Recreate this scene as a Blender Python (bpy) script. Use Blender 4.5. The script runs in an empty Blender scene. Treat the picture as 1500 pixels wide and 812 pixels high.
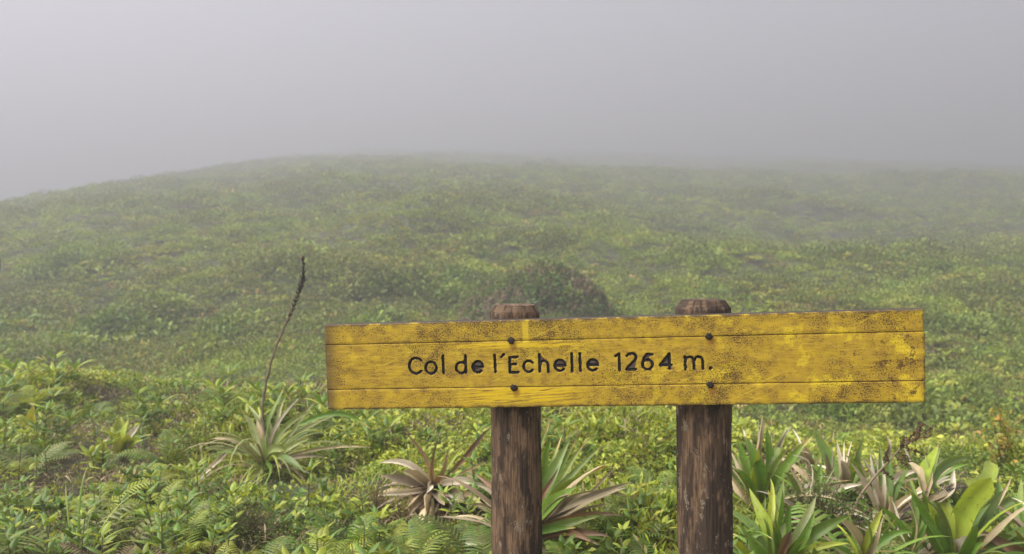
import bpy, math, random
import numpy as np
from mathutils import Vector, Matrix, Euler

R = math.radians
random.seed(7)
rng = np.random.default_rng(7)
S = bpy.context.scene
C = S.collection

# ------------------------------------------------------------------ camera, sky, sun, exposure
F = 1166.0                       # focal length in photo pixels (1500 wide)
PITCH = math.atan(26 / F)
EYE = 1.0
cam = bpy.data.cameras.new('camera')
cam.sensor_width = 36.0
cam.lens = 36.0 * F / 1500.0
cam.clip_start = 0.05
cam.clip_end = 3000
cam.dof.use_dof = True
cam.dof.focus_distance = 1.5
cam.dof.aperture_fstop = 6.3
cam_o = bpy.data.objects.new('camera', cam)
cam_o.location = (0, 0, EYE)
cam_o.rotation_euler = (math.pi / 2 - PITCH, 0, 0)
C.objects.link(cam_o)
S.camera = cam_o

SUN_EL, SUN_AZ = R(50), R(-105)    # azimuth from +Y, negative = to the left
w = bpy.data.worlds.new('World')
S.world = w
w.use_nodes = True
nt = w.node_tree
nt.nodes.clear()
sky = nt.nodes.new('ShaderNodeTexSky')
sky.sky_type = 'NISHITA'
sky.sun_disc = False
sky.sun_elevation = SUN_EL
sky.sun_rotation = SUN_AZ
sky.altitude = 1264
sky.air_density = 1.0
sky.dust_density = 6.0
hs = nt.nodes.new('ShaderNodeHueSaturation')     # overcast: the blue is washed out of the sky
hs.inputs['Saturation'].default_value = 0.22
bg = nt.nodes.new('ShaderNodeBackground')
bg.inputs['Strength'].default_value = 0.05
wo = nt.nodes.new('ShaderNodeOutputWorld')
nt.links.new(sky.outputs[0], hs.inputs['Color'])
nt.links.new(hs.outputs[0], bg.inputs['Color'])
nt.links.new(bg.outputs[0], wo.inputs['Surface'])

sun = bpy.data.lights.new('sun', 'SUN')
sun.energy = 3.6
sun.angle = R(65)
sun.color = (1.0, 0.965, 0.925)
sun_o = bpy.data.objects.new('sun', sun)
sd = Vector((math.sin(SUN_AZ) * math.cos(SUN_EL), math.cos(SUN_AZ) * math.cos(SUN_EL), math.sin(SUN_EL)))
sun_o.rotation_euler = sd.to_track_quat('Z', 'Y').to_euler()
sun_o.location = (-6, -2, 12)
C.objects.link(sun_o)

S.view_settings.view_transform = 'Standard'
S.view_settings.look = 'None'
S.view_settings.gamma = 1.0
S.view_settings.use_curve_mapping = False
S.view_settings.exposure = 2.3
S.render.engine = 'CYCLES'
S.cycles.use_denoising = True
S.cycles.max_bounces = 6
S.cycles.diffuse_bounces = 3
S.cycles.glossy_bounces = 2
S.cycles.transmission_bounces = 2
S.cycles.volume_bounces = 2
S.cycles.transparent_max_bounces = 4
HAZE_DENSITY = 0.0165

# ------------------------------------------------------------------ helpers
def ray(px, py):
    cx, cu = (px - 750) / F, -(py - 406) / F
    return np.array([cx, math.cos(PITCH) + cu * math.sin(PITCH), -math.sin(PITCH) + cu * math.cos(PITCH)])

def P(px, py, d):
    """world point on the ray through a photo pixel at forward distance d"""
    r = ray(px, py)
    return np.array([0, 0, EYE]) + r * (d / r[1])

def vnoise(x, y, seed=0):
    """smooth value noise, about -1..1, unit wavelength"""
    x = np.asarray(x, float); y = np.asarray(y, float)
    xi = np.floor(x).astype(np.int64); yi = np.floor(y).astype(np.int64)
    fx = x - xi; fy = y - yi
    def h(a, b):
        n = (a * 374761393 + b * 668265263 + seed * 974711) & 0xFFFFFFFF
        n = ((n ^ (n >> 13)) * 1274126177) & 0xFFFFFFFF
        return ((n ^ (n >> 16)) & 0xFFFF) / 32767.5 - 1.0
    u = fx * fx * (3 - 2 * fx); v = fy * fy * (3 - 2 * fy)
    return (h(xi, yi) * (1 - u) + h(xi + 1, yi) * u) * (1 - v) + (h(xi, yi + 1) * (1 - u) + h(xi + 1, yi + 1) * u) * v

def sstep(a, b, x):
    t = np.clip((x - a) / (b - a), 0, 1)
    return t * t * (3 - 2 * t)

PROF_D = np.array([-60, 0, 4, 8, 12.5, 16, 18.5, 23, 31, 46, 76, 125, 185, 245, 290, 340.])
PROF_Y = np.array([0, 0, 0, 640, 522, 464, 420, 357, 306, 271, 249, 235, 225, 219, 222, 228.])
PROF_Z = EYE - (PROF_Y - 380) / F * PROF_D
PROF_Z[:3] = (-2.2, -1.2, -0.6)
_pd = np.arange(-60, 340, 0.5)
_pz = np.interp(_pd, PROF_D, PROF_Z)
_k = np.hanning(15); _k /= _k.sum()
_pz = np.convolve(np.pad(_pz, 7, mode='edge'), _k, mode='valid')

def ground_z(x, y):
    x = np.asarray(x, float); y = np.asarray(y, float)
    a = np.clip(x / np.maximum(y, 1.0), -0.75, 0.75)
    edge = 4.7 - 2.2 * a
    t = sstep(edge - 0.2, edge + 2.6, y)
    near = 0.06 + 0.05 * vnoise(x * 1.3, y * 1.3, 3) + 0.03 * vnoise(x * 3.1, y * 3.1, 4)
    near = near - 0.25 * sstep(0.6, -3.0, y)
    st = 1 + 0.65 * sstep(-0.28, 0.5, x / np.maximum(y, 1.0)) * sstep(16, 40, y)     # the slope runs back further on the right
    hill = EYE + (np.interp(y / st, _pd, _pz) - EYE) * np.where(y > 10, st, 1.0)
    amp = np.clip((y - 5) / 22, 0, 1)
    hill = hill + amp * (0.34 * vnoise(x / 3.3, y / 3.3, 5) + 0.4 * vnoise(x / 9, y / 9, 6)) * np.clip(1.5 - y / 80, 0.4, 1) + 0.17 * vnoise(x / 1.3, y / 1.3, 8) * np.clip((y - 4) / 6, 0, 1)
    hill = hill + np.clip((y - 35) / 50, 0, 1) * 0.7 * vnoise(x / 14, y / 20, 9)
    xl = -(x + 16.0 + 0.175 * np.clip(y, 0, 200)) ; sl = 0.22
    hill = hill - sl * np.where(xl > 30, xl, np.log1p(np.exp(np.clip(xl / 5, -30, 30))) * 5)
    xr = (x - 90)
    hill = hill - 0.12 * np.log1p(np.exp(np.clip(xr / 10, -30, 30))) * 10
    return near * (1 - t) + hill * t

def gz(x, y):
    return float(ground_z(x, y))

class MB:
    """collects vertices, faces and vertex colours for one mesh"""
    def __init__(s):
        s.v = []; s.f = []; s.c = []; s.n = 0
    def add(s, verts, faces, cols):
        verts = np.asarray(verts, float).reshape(-1, 3)
        cols = np.asarray(cols, float)
        if cols.ndim == 1:
            cols = np.repeat(cols[None, :3], len(verts), 0)
        s.v.append(verts); s.c.append(cols[:, :3])
        s.f.extend([tuple(int(i) + s.n for i in f) for f in faces])
        s.n += len(verts)
    def mesh(s, name, mat, smooth=True, offset=None):
        v = np.concatenate(s.v)
        if offset is not None:
            v = v - np.asarray(offset)
        return make_mesh(name, v, s.f, np.concatenate(s.c), mat, smooth)
    def build(s, name, mat, parent=None, smooth=True, offset=None):
        return link(name, s.mesh(name, mat, smooth, offset), parent)

def make_mesh(name, v, f, c=None, mat=None, smooth=True):
    me = bpy.data.meshes.new(name)
    me.from_pydata([tuple(p) for p in v], [], f)
    if c is not None:
        at = me.color_attributes.new('Col', 'FLOAT_COLOR', 'POINT')
        at.data.foreach_set('color', np.concatenate([c, np.ones((len(c), 1))], 1).astype(np.float32).ravel())
    if mat:
        me.materials.append(mat)
    if smooth:
        me.polygons.foreach_set('use_smooth', np.ones(len(me.polygons), bool))
    me.update()
    return me

def link(name, me, parent=None):
    o = bpy.data.objects.new(name, me)
    C.objects.link(o)
    if parent is not None:
        o.parent = parent
    return o

def tag(o, label=None, cat=None, group=None, kind=None):
    if label: o['label'] = label
    if cat: o['category'] = cat
    if group: o['group'] = group
    if kind: o['kind'] = kind
    return o

def thing(name, label, cat, loc, group=None):
    o = bpy.data.objects.new(name, None)
    o.empty_display_size = 0.05
    C.objects.link(o)
    o.location = tuple(float(q) for q in loc)
    return tag(o, label, cat, group)

def copy_tree(o, parent=None):
    c = o.copy(); C.objects.link(c)
    if parent is not None:
        c.parent = parent
    for ch in o.children:
        copy_tree(ch, c)
    return c

def node(t, kind, **kw):
    n = t.nodes.new(kind)
    for k, val in kw.items():
        if k.startswith('i_'):
            n.inputs[int(k[2:])].default_value = val
        else:
            setattr(n, k, val)
    return n

def new_mat(name):
    m = bpy.data.materials.new(name)
    m.use_nodes = True
    t = m.node_tree
    t.nodes.clear()
    return m, t

def math_n(t, op, a, b=None, clamp=False):
    n = t.nodes.new('ShaderNodeMath'); n.operation = op; n.use_clamp = clamp
    for i, q in enumerate((a, b)):
        if q is None: continue
        if isinstance(q, (int, float)): n.inputs[i].default_value = q
        else: t.links.new(q, n.inputs[i])
    return n.outputs[0]

def mix_c(t, fac, a, b, mode='MIX'):
    n = t.nodes.new('ShaderNodeMix'); n.data_type = 'RGBA'; n.blend_type = mode
    n.clamp_factor = True
    for s_, q in ((n.inputs[0], fac), (n.inputs[6], a), (n.inputs[7], b)):
        if isinstance(q, (int, float)): s_.default_value = q
        elif isinstance(q, tuple): s_.default_value = q if len(q) == 4 else (*q, 1)
        else: t.links.new(q, s_)
    return n.outputs[2]

def noise_n(t, vec, scale, detail=3, rough=0.55):
    n = t.nodes.new('ShaderNodeTexNoise')
    n.inputs['Scale'].default_value = scale
    n.inputs['Detail'].default_value = detail
    n.inputs['Roughness'].default_value = rough
    if vec is not None: t.links.new(vec, n.inputs['Vector'])
    return n.outputs['Fac']

def ramp(t, fac, a, b):
    n = t.nodes.new('ShaderNodeMapRange')
    n.interpolation_type = 'SMOOTHSTEP'
    n.inputs[1].default_value = a; n.inputs[2].default_value = b
    t.links.new(fac, n.inputs[0])
    return n.outputs[0]

# ------------------------------------------------------------------ materials
def leaf_material(name, translucency=0.3, rough=0.45, patches=False, spots=0.0, dry=False):
    m, t = new_mat(name)
    at = node(t, 'ShaderNodeAttribute', attribute_name='Col')
    oi = node(t, 'ShaderNodeObjectInfo')
    geo = node(t, 'ShaderNodeNewGeometry')
    col = at.outputs['Color']
    hv = node(t, 'ShaderNodeHueSaturation')
    t.links.new(col, hv.inputs['Color'])
    h = math_n(t, 'ADD', math_n(t, 'MULTIPLY', oi.outputs['Random'], 0.012 if dry else 0.026), 0.496 if dry else 0.486)
    t.links.new(h, hv.inputs['Hue'])
    rn = node(t, 'ShaderNodeTexWhiteNoise', noise_dimensions='1D')
    t.links.new(oi.outputs['Random'], rn.inputs['W'])
    v = math_n(t, 'ADD', math_n(t, 'MULTIPLY', rn.outputs['Value'], 0.5), 0.75)
    t.links.new(v, hv.inputs['Value'])
    c = hv.outputs['Color']
    n1 = noise_n(t, geo.outputs['Position'], 35, 4)
    c = mix_c(t, 1.0, c, mix_c(t, n1, *(((0.75, 0.76, 0.76), (1.3, 1.3, 1.28)) if dry else ((1.05, 0.98, 0.80), (1.98, 1.80, 1.20)))), 'MULTIPLY')
    if patches:       # kinds of plants grow in patches on the hillside
        p1 = ramp(t, noise_n(t, geo.outputs['Position'], 0.30, 4, 0.6), 0.42, 0.62)
        c = mix_c(t, math_n(t, 'MULTIPLY', p1, 0.6), c, mix_c(t, 1.0, c, (1.25, 1.12, 0.8), 'MULTIPLY'))
        p2 = ramp(t, noise_n(t, geo.outputs['Position'], 0.55, 3, 0.6), 0.52, 0.68)
        c = mix_c(t, math_n(t, 'MULTIPLY', p2, 0.55), c, mix_c(t, 1.0, c, (0.55, 0.7, 0.6), 'MULTIPLY'))
        p3 = ramp(t, noise_n(t, geo.outputs['Position'], 0.9, 3, 0.6), 0.60, 0.70)
        c = mix_c(t, math_n(t, 'MULTIPLY', p3, 0.25), c, (0.17, 0.13, 0.07))
    if spots:
        s1 = ramp(t, noise_n(t, geo.outputs['Position'], 75, 4), 0.60, 0.68)
        c = mix_c(t, math_n(t, 'MULTIPLY', s1, spots), c, (0.10, 0.045, 0.02))
    p = node(t, 'ShaderNodeBsdfPrincipled')
    t.links.new(c, p.inputs['Base Color'])
    p.inputs['Roughness'].default_value = rough
    p.inputs['Specular IOR Level'].default_value = 0.35
    tr = node(t, 'ShaderNodeBsdfTranslucent')
    t.links.new(mix_c(t, 1.0, c, (1.05, 1.0, 0.9) if dry else (1.3, 1.25, 0.6), 'MULTIPLY'), tr.inputs['Color'])
    mx = node(t, 'ShaderNodeMixShader', i_0=translucency)
    t.links.new(p.outputs[0], mx.inputs[1]); t.links.new(tr.outputs[0], mx.inputs[2])
    out = node(t, 'ShaderNodeOutputMaterial')
    t.links.new(mx.outputs[0], out.inputs['Surface'])
    return m

M_LEAF = leaf_material('leaf_green', 0.3, 0.42)
M_STRAP = leaf_material('strap_leaf', 0.22, 0.38, spots=0.5)
M_DRY = leaf_material('dry_plant', 0.15, 0.7, dry=True)
M_HILL = leaf_material('hill_plants', 0.25, 0.55, patches=True)

def soil_material(name, a, b, scale):
    m, t = new_mat(name)
    geo = node(t, 'ShaderNodeNewGeometry')
    n1 = noise_n(t, geo.outputs['Position'], scale, 6, 0.65)
    n2 = noise_n(t, geo.outputs['Position'], scale * 9, 5, 0.6)
    c = mix_c(t, ramp(t, n1, 0.35, 0.65), a, b)
    c = mix_c(t, 1.0, c, mix_c(t, n2, (0.55, 0.55, 0.55), (1.35, 1.35, 1.35)), 'MULTIPLY')
    p = node(t, 'ShaderNodeBsdfPrincipled')
    t.links.new(c, p.inputs['Base Color'])
    p.inputs['Roughness'].default_value = 0.95
    bp = node(t, 'ShaderNodeBump'); bp.inputs['Strength'].default_value = 0.6; bp.inputs['Distance'].default_value = 0.02
    t.links.new(n2, bp.inputs['Height']); t.links.new(bp.outputs[0], p.inputs['Normal'])
    out = node(t, 'ShaderNodeOutputMaterial')
    t.links.new(p.outputs[0], out.inputs['Surface'])
    return m

M_SOIL = soil_material('mossy_soil', (0.07, 0.085, 0.03), (0.055, 0.04, 0.025), 1.7)
M_MOUND = soil_material('mound_earth', (0.13, 0.065, 0.042), (0.075, 0.05, 0.033), 1.2)

def wood_material():
    m, t = new_mat('weathered_post_wood')
    tc = node(t, 'ShaderNodeAttribute', attribute_name='wpos')     # angle, height in metres, post number
    mp = node(t, 'ShaderNodeMapping'); mp.inputs['Scale'].default_value = (260, 14, 260)
    t.links.new(tc.outputs['Vector'], mp.inputs['Vector'])
    grain = noise_n(t, mp.outputs[0], 1.0, 6, 0.7)
    mp2 = node(t, 'ShaderNodeMapping'); mp2.inputs['Scale'].default_value = (34, 13, 34)
    t.links.new(tc.outputs['Vector'], mp2.inputs['Vector'])
    patch = noise_n(t, mp2.outputs[0], 1.0, 5, 0.65)
    fine = noise_n(t, tc.outputs['Vector'], 420, 4, 0.7)
    c = mix_c(t, ramp(t, grain, 0.30, 0.70), (0.052, 0.032, 0.019), (0.27, 0.168, 0.095))
    fk = node(t, 'ShaderNodeAttribute', attribute_name='flake')          # dark skin left between flaked-off places
    tar = math_n(t, 'MAXIMUM', math_n(t, 'MULTIPLY', fk.outputs['Fac'], 0.85), math_n(t, 'MULTIPLY', ramp(t, math_n(t, 'ADD', patch, math_n(t, 'MULTIPLY', fine, 0.18)), 0.56, 0.70), 0.7))
    c = mix_c(t, math_n(t, 'MULTIPLY', tar, 0.88), c, (0.020, 0.015, 0.014))
    lichen = ramp(t, noise_n(t, mp2.outputs[0], 1.9, 5, 0.7), 0.595, 0.625)
    c = mix_c(t, math_n(t, 'MULTIPLY', lichen, math_n(t, 'MULTIPLY', ramp(t, fine, 0.4, 0.6), 0.9)), c, (0.30, 0.25, 0.18))
    c = mix_c(t, 1.0, c, mix_c(t, fine, (0.55, 0.55, 0.55), (1.5, 1.5, 1.5)), 'MULTIPLY')
    p = node(t, 'ShaderNodeBsdfPrincipled')
    t.links.new(c, p.inputs['Base Color'])
    p.inputs['Roughness'].default_value = 0.8
    p.inputs['Specular IOR Level'].default_value = 0.25
    bp = node(t, 'ShaderNodeBump'); bp.inputs['Strength'].default_value = 0.7; bp.inputs['Distance'].default_value = 0.003
    t.links.new(math_n(t, 'ADD', grain, math_n(t, 'MULTIPLY', fine, 0.6)), bp.inputs['Height'])
    t.links.new(bp.outputs[0], p.inputs['Normal'])
    out = node(t, 'ShaderNodeOutputMaterial')
    t.links.new(p.outputs[0], out.inputs['Surface'])
    return m
M_WOOD = wood_material()

def paint_material():
    m, t = new_mat('worn_yellow_paint')
    at = node(t, 'ShaderNodeAttribute', attribute_name='bpos')      # board coordinates in metres
    vec = at.outputs['Vector']
    sx = node(t, 'ShaderNodeSeparateXYZ'); t.links.new(vec, sx.inputs[0])
    u, v, zf = sx.outputs[0], sx.outputs[1], sx.outputs[2]
    def stretched(su, sv, rot):
        mp = node(t, 'ShaderNodeMapping'); mp.inputs['Scale'].default_value = (su, sv, 1); mp.inputs['Rotation'].default_value = (0, 0, rot)
        mp.vector_type = 'TEXTURE'
        mp.inputs['Scale'].default_value = (1 / su, 1 / sv, 1)
        t.links.new(vec, mp.inputs['Vector'])
        return mp.outputs[0]
    big = noise_n(t, vec, 7, 3)
    mid = noise_n(t, vec, 38, 5, 0.65)
    fine = noise_n(t, vec, 400, 3, 0.65)
    fine2 = noise_n(t, vec, 780, 2, 0.6)
    c = mix_c(t, ramp(t, mid, 0.34, 0.66), (0.54, 0.355, 0.028), (0.44, 0.275, 0.033))
    # bright rubbed places
    rub = ramp(t, math_n(t, 'ADD', noise_n(t, vec, 16, 4, 0.6), math_n(t, 'MULTIPLY', fine, 0.25)), 0.665, 0.735)
    right = ramp(t, u, -0.05, 0.45)
    c = mix_c(t, math_n(t, 'MULTIPLY', rub, math_n(t, 'ADD', math_n(t, 'MULTIPLY', right, 0.6), 0.4)), c, (0.74, 0.53, 0.03))
    # soot-like black speckle, thicker in some places and along the top
    top = ramp(t, v, 0.03, 0.085)
    th = math_n(t, 'ADD', math_n(t, 'MULTIPLY', math_n(t, 'ADD', big, -0.5), 0.40), math_n(t, 'MULTIPLY', top, 0.05))
    th = math_n(t, 'ADD', th, math_n(t, 'MULTIPLY', math_n(t, 'ADD', mid, -0.5), 0.30))
    sp = ramp(t, math_n(t, 'ADD', fine, th), 0.575, 0.635)
    c = mix_c(t, math_n(t, 'MULTIPLY', sp, 0.92), c, (0.060, 0.033, 0.014))
    sp2 = ramp(t, math_n(t, 'ADD', fine2, th), 0.60, 0.70)
    c = mix_c(t, math_n(t, 'MULTIPLY', sp2, 0.6), c, (0.085, 0.05, 0.016))
    # grime worked into the paint
    gr = ramp(t, noise_n(t, vec, 75, 6, 0.75), 0.50, 0.68)
    c = mix_c(t, math_n(t, 'MULTIPLY', gr, 0.55), c, (0.20, 0.115, 0.03))
    # brown rot blotches towards the right-hand end
    endr = ramp(t, u, 0.30, 0.56)
    bl = ramp(t, math_n(t, 'ADD', math_n(t, 'ADD', noise_n(t, vec, 42, 5, 0.7), math_n(t, 'MULTIPLY', endr, 0.14)), math_n(t, 'MULTIPLY', fine, 0.12)), 0.745, 0.80)
    c = mix_c(t, math_n(t, 'MULTIPLY', bl, 0.85), c, (0.11, 0.055, 0.022))
    # scratches in two slants and the horizontal scrapes round the first pair of bolts
    s1 = ramp(t, noise_n(t, stretched(6, 300, R(24)), 1.0, 2), 0.615, 0.66)
    c = mix_c(t, math_n(t, 'MULTIPLY', math_n(t, 'MULTIPLY', s1, ramp(t, noise_n(t, vec, 11, 2), 0.50, 0.62)), 0.6), c, (0.74, 0.52, 0.04))
    s2 = ramp(t, noise_n(t, stretched(6, 300, R(-9)), 1.0, 2), 0.625, 0.67)
    c = mix_c(t, math_n(t, 'MULTIPLY', math_n(t, 'MULTIPLY', s2, ramp(t, noise_n(t, vec, 11, 2), 0.50, 0.62)), 0.6), c, (0.74, 0.52, 0.04))
    du = math_n(t, 'ABSOLUTE', math_n(t, 'ADD', u, 0.175))
    zone = math_n(t, 'SUBTRACT', 1.0, ramp(t, du, 0.06, 0.17))
    vz = math_n(t, 'SUBTRACT', 1.0, ramp(t, math_n(t, 'ABSOLUTE', math_n(t, 'ADD', v, 0.061)), 0.008, 0.022))
    vz2 = math_n(t, 'SUBTRACT', 1.0, ramp(t, math_n(t, 'ABSOLUTE', math_n(t, 'ADD', v, -0.036)), 0.002, 0.008))
    zone = math_n(t, 'MULTIPLY', zone, math_n(t, 'MAXIMUM', vz, vz2))
    s3 = ramp(t, noise_n(t, stretched(8, 230, R(3)), 1.0, 3), 0.44, 0.50)
    c = mix_c(t, math_n(t, 'MULTIPLY', math_n(t, 'MULTIPLY', s3, zone), 0.95), c, (0.74, 0.50, 0.02))
    s4 = ramp(t, noise_n(t, stretched(14, 260, R(5)), 1.0, 2), 0.60, 0.66)
    c = mix_c(t, math_n(t, 'MULTIPLY', math_n(t, 'MULTIPLY', s4, zone), 0.9), c, (0.13, 0.06, 0.025))
    # a bright drip over the first post
    dr = math_n(t, 'SUBTRACT', 1.0, ramp(t, math_n(t, 'ABSOLUTE', math_n(t, 'ADD', u, 0.160)), 0.004, 0.008))
    drv = ramp(t, v, 0.028, 0.034)
    c = mix_c(t, math_n(t, 'MULTIPLY', math_n(t, 'MULTIPLY', dr, drv), 0.75), c, (0.74, 0.52, 0.03))
    # grime rubbed into the left-hand end, worn edges, rust under the bolts
    el = math_n(t, 'SUBTRACT', 1.0, ramp(t, math_n(t, 'ADD', u, math_n(t, 'MULTIPLY', mid, 0.02)), -0.547, -0.518))
    c = mix_c(t, math_n(t, 'MULTIPLY', el, 0.75), c, (0.10, 0.065, 0.03))
    ev = math_n(t, 'SUBTRACT', 1.0, ramp(t, math_n(t, 'SUBTRACT', 0.0842, math_n(t, 'ABSOLUTE', v)), 0.0, 0.0065))
    eu = math_n(t, 'SUBTRACT', 1.0, ramp(t, math_n(t, 'SUBTRACT', 0.561, math_n(t, 'ABSOLUTE', u)), 0.0, 0.005))
    e = math_n(t, 'MULTIPLY', math_n(t, 'MAXIMUM', ev, eu), ramp(t, mid, 0.35, 0.55))
    c = mix_c(t, math_n(t, 'MULTIPLY', e, 0.85), c, (0.07, 0.045, 0.03))
    for bu, bv in BOLT_UV:
        a = math_n(t, 'ADD', u, -bu - 0.004); b = math_n(t, 'ADD', v, -bv + 0.009)
        rr = math_n(t, 'SQRT', math_n(t, 'ADD', math_n(t, 'MULTIPLY', a, a), math_n(t, 'MULTIPLY', math_n(t, 'MULTIPLY', b, b), 0.45)))
        k = math_n(t, 'SUBTRACT', 1.0, ramp(t, rr, 0.003, 0.011))
        c = mix_c(t, math_n(t, 'MULTIPLY', k, 0.6), c, (0.24, 0.085, 0.02))
    # the back, the sides and the joints are bare dark wood
    back = ramp(t, zf, 0.0012, 0.004)
    c = mix_c(t, back, c, (0.050, 0.038, 0.028))
    p = node(t, 'ShaderNodeBsdfPrincipled')
    t.links.new(c, p.inputs['Base Color'])
    t.links.new(math_n(t, 'ADD', math_n(t, 'MULTIPLY', sp, 0.25), 0.5), p.inputs['Roughness'])
    p.inputs['Specular IOR Level'].default_value = 0.3
    bp = node(t, 'ShaderNodeBump'); bp.inputs['Strength'].default_value = 0.5; bp.inputs['Distance'].default_value = 0.0015
    hgt = math_n(t, 'SUBTRACT', math_n(t, 'MULTIPLY', noise_n(t, stretched(25, 300, 0.02), 1.0, 4), 0.7), math_n(t, 'MULTIPLY', sp, 0.5))
    t.links.new(hgt, bp.inputs['Height']); t.links.new(bp.outputs[0], p.inputs['Normal'])
    out = node(t, 'ShaderNodeOutputMaterial')
    t.links.new(p.outputs[0], out.inputs['Surface'])
    return m

def simple_col_material(name, rough, metallic=0.0, bump=0.0, scale=300):
    m, t = new_mat(name)
    at = node(t, 'ShaderNodeAttribute', attribute_name='Col')
    geo = node(t, 'ShaderNodeNewGeometry')
    n1 = noise_n(t, geo.outputs['Position'], scale, 4, 0.65)
    c = mix_c(t, 1.0, at.outputs['Color'], mix_c(t, n1, (0.4, 0.4, 0.4), (1.6, 1.6, 1.6)), 'MULTIPLY')
    p = node(t, 'ShaderNodeBsdfPrincipled')
    t.links.new(c, p.inputs['Base Color'])
    p.inputs['Roughness'].default_value = rough
    p.inputs['Metallic'].default_value = metallic
    if bump:
        bp = node(t, 'ShaderNodeBump'); bp.inputs['Strength'].default_value = bump; bp.inputs['Distance'].default_value = 0.001
        t.links.new(n1, bp.inputs['Height']); t.links.new(bp.outputs[0], p.inputs['Normal'])
    out = node(t, 'ShaderNodeOutputMaterial')
    t.links.new(p.outputs[0], out.inputs['Surface'])
    return m
M_CARVE = simple_col_material('charred_carving', 0.75, bump=0.5, scale=500)
M_BOLT = simple_col_material('rusty_bolt', 0.8, 0.2, bump=0.6, scale=600)
M_STALK = simple_col_material('dry_stalk', 0.8, bump=0.4, scale=220)

# ------------------------------------------------------------------ ground
def graded(lo, hi, n, c, k):
    a, b = np.arcsinh((lo - c) / k), np.arcsinh((hi - c) / k)
    return c + k * np.sinh(np.linspace(a, b, n))
gx = graded(-260, 260, 320, 0, 3.0)
gy = graded(-40, 335, 360, 4, 4.0)
GX, GY = np.meshgrid(gx, gy)
GZ = ground_z(GX, GY)
nxg, nyg = len(gx), len(gy)
gv = np.stack([GX.ravel(), GY.ravel(), GZ.ravel()], 1)
ii = (np.arange(nyg - 1)[:, None] * nxg + np.arange(nxg - 1)[None, :]).ravel()
gf = np.stack([ii, ii + 1, ii + nxg + 1, ii + nxg], 1)
ground = link('ground', make_mesh('ground', gv, gf.tolist(), None, M_SOIL))
tag(ground, kind='structure')

# ------------------------------------------------------------------ the sign
BL, BH, BT = 1.1219, 0.1684, 0.028
B_C = np.array([0.18649, 1.5, 0.80584])
B_R = np.array(Euler((0.02725, -0.036145, -0.129548), 'YXZ').to_matrix())
def board(u, v, wd):
    """board coordinates (along, up, into the wood) to world"""
    q = np.stack([np.asarray(u, float), np.asarray(wd, float), np.asarray(v, float)], -1)
    return q @ B_R.T + B_C
def px_uv(px, py):
    o = np.array([0, 0, EYE]); r = ray(px, py); n = B_R[:, 1]
    q = o + r * (np.dot(B_C - o, n) / np.dot(r, n)) - B_C
    return np.array([np.dot(q, B_R[:, 0]), np.dot(q, B_R[:, 2])])
BOLT_PX = [(748.5, 499.5), (753, 568), (1038.5, 492.5), (1040, 563.5)]
BOLT_UV = [px_uv(*q) for q in BOLT_PX]
M_PAINT = paint_material()

sign_base = (0.185, 1.6, gz(0.185, 1.6))
sign = thing('trail_sign', 'worn yellow wooden sign with carved black lettering on two round posts', 'sign', sign_base)

def arc(cx, cy, rx, ry, a0, a1, n=14):
    a = np.radians(np.linspace(a0, a1, n))
    return [(cx + rx * math.cos(q), cy - ry * math.sin(q)) for q in a]
GL = []      # (strokes, filled chips) in photo pixels, centre lines
GL.append(([arc(609.5, 536, 10, 11.5, 42, 318)], []))                                            # C
GL.append(([arc(631.5, 539, 8, 8.6, 0, 360, 22)], []))                                           # o
GL.append(([[(649, 521.5), (649.8, 547)]], []))                                                  # l
GL.append(([arc(675.5, 539, 7.4, 8, 0, 360, 20), [(681.8, 521), (682.6, 547)]], [[(681, 526), (681, 532), (674, 532)]]))
GL.append(([arc(700, 537.8, 7.4, 8.2, 0, 318, 18), [(692.6, 537.8), (707.4, 537.8)]], [[(694, 536), (706, 536), (703, 531), (697, 531)], [(694, 540), (706, 540), (704, 543), (697, 543.5)]]))
GL.append(([[(724.6, 520.5), (725.8, 545.5)]], []))                                              # l
GL.append(([[(734.3, 523.6), (738, 519.6)]], []))                                                # accent
GL.append(([[(758, 523.2), (746.6, 523.8), (747, 546), (759.5, 545.6)], [(747, 534), (756, 533.6)]], []))
GL.append(([arc(774.5, 537, 7.4, 8.2, 40, 320)], []))                                            # c
GL.append(([[(790, 519.6), (790.8, 545)], arc(797, 536, 6, 7, 180, 0, 10) + [(803.2, 545)]], [[(791, 520), (797.5, 527), (795, 532), (791, 532)]]))
GL.append(([arc(820.3, 535.6, 7.8, 8, 0, 318, 18), [(812.5, 535.6), (828, 535.6)]], [[(814, 534), (826, 534), (824, 530), (816, 529)]]))
GL.append(([[(837.4, 518.4), (838.4, 544.2)]], []))
GL.append(([[(849.4, 518), (850.4, 543.8)]], []))
GL.append(([arc(868.3, 535, 7.6, 8, 0, 318, 18), [(860.7, 535), (876, 535)]], [[(862, 533), (874.5, 533), (871, 526), (864, 527)]]))
GL.append(([[(902, 522), (906.8, 518.6), (907.6, 542.8)]], []))                                  # 1
GL.append(([arc(925, 524, 7, 6, 160, -30, 12) + [(920, 538), (918, 541.6), (931.6, 541.2)]], [[(919, 541), (928, 531), (932, 525), (930, 541)]]))
GL.append(([arc(948.6, 534.4, 7.4, 7, 0, 360, 18), [(955.5, 519.5), (948, 518.8), (943, 525), (941.2, 533)]], [[(946, 521), (954, 520.5), (949, 527), (944, 528)]]))
GL.append(([[(983.4, 534.6), (967, 535.4), (980.2, 518.4), (981, 540.6)]], [[(971, 534), (980, 523), (980, 534)]]))
GL.append(([[(1003.6, 523), (1004.2, 541.4)], arc(1010.3, 529, 6, 6, 180, 0, 8) + [(1016.8, 541)], arc(1023.4, 529, 6, 6.4, 180, 0, 8) + [(1030, 540.6)]], []))
GL.append(([[(1040.6, 539.6), (1041.2, 539.4)]], []))

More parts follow.
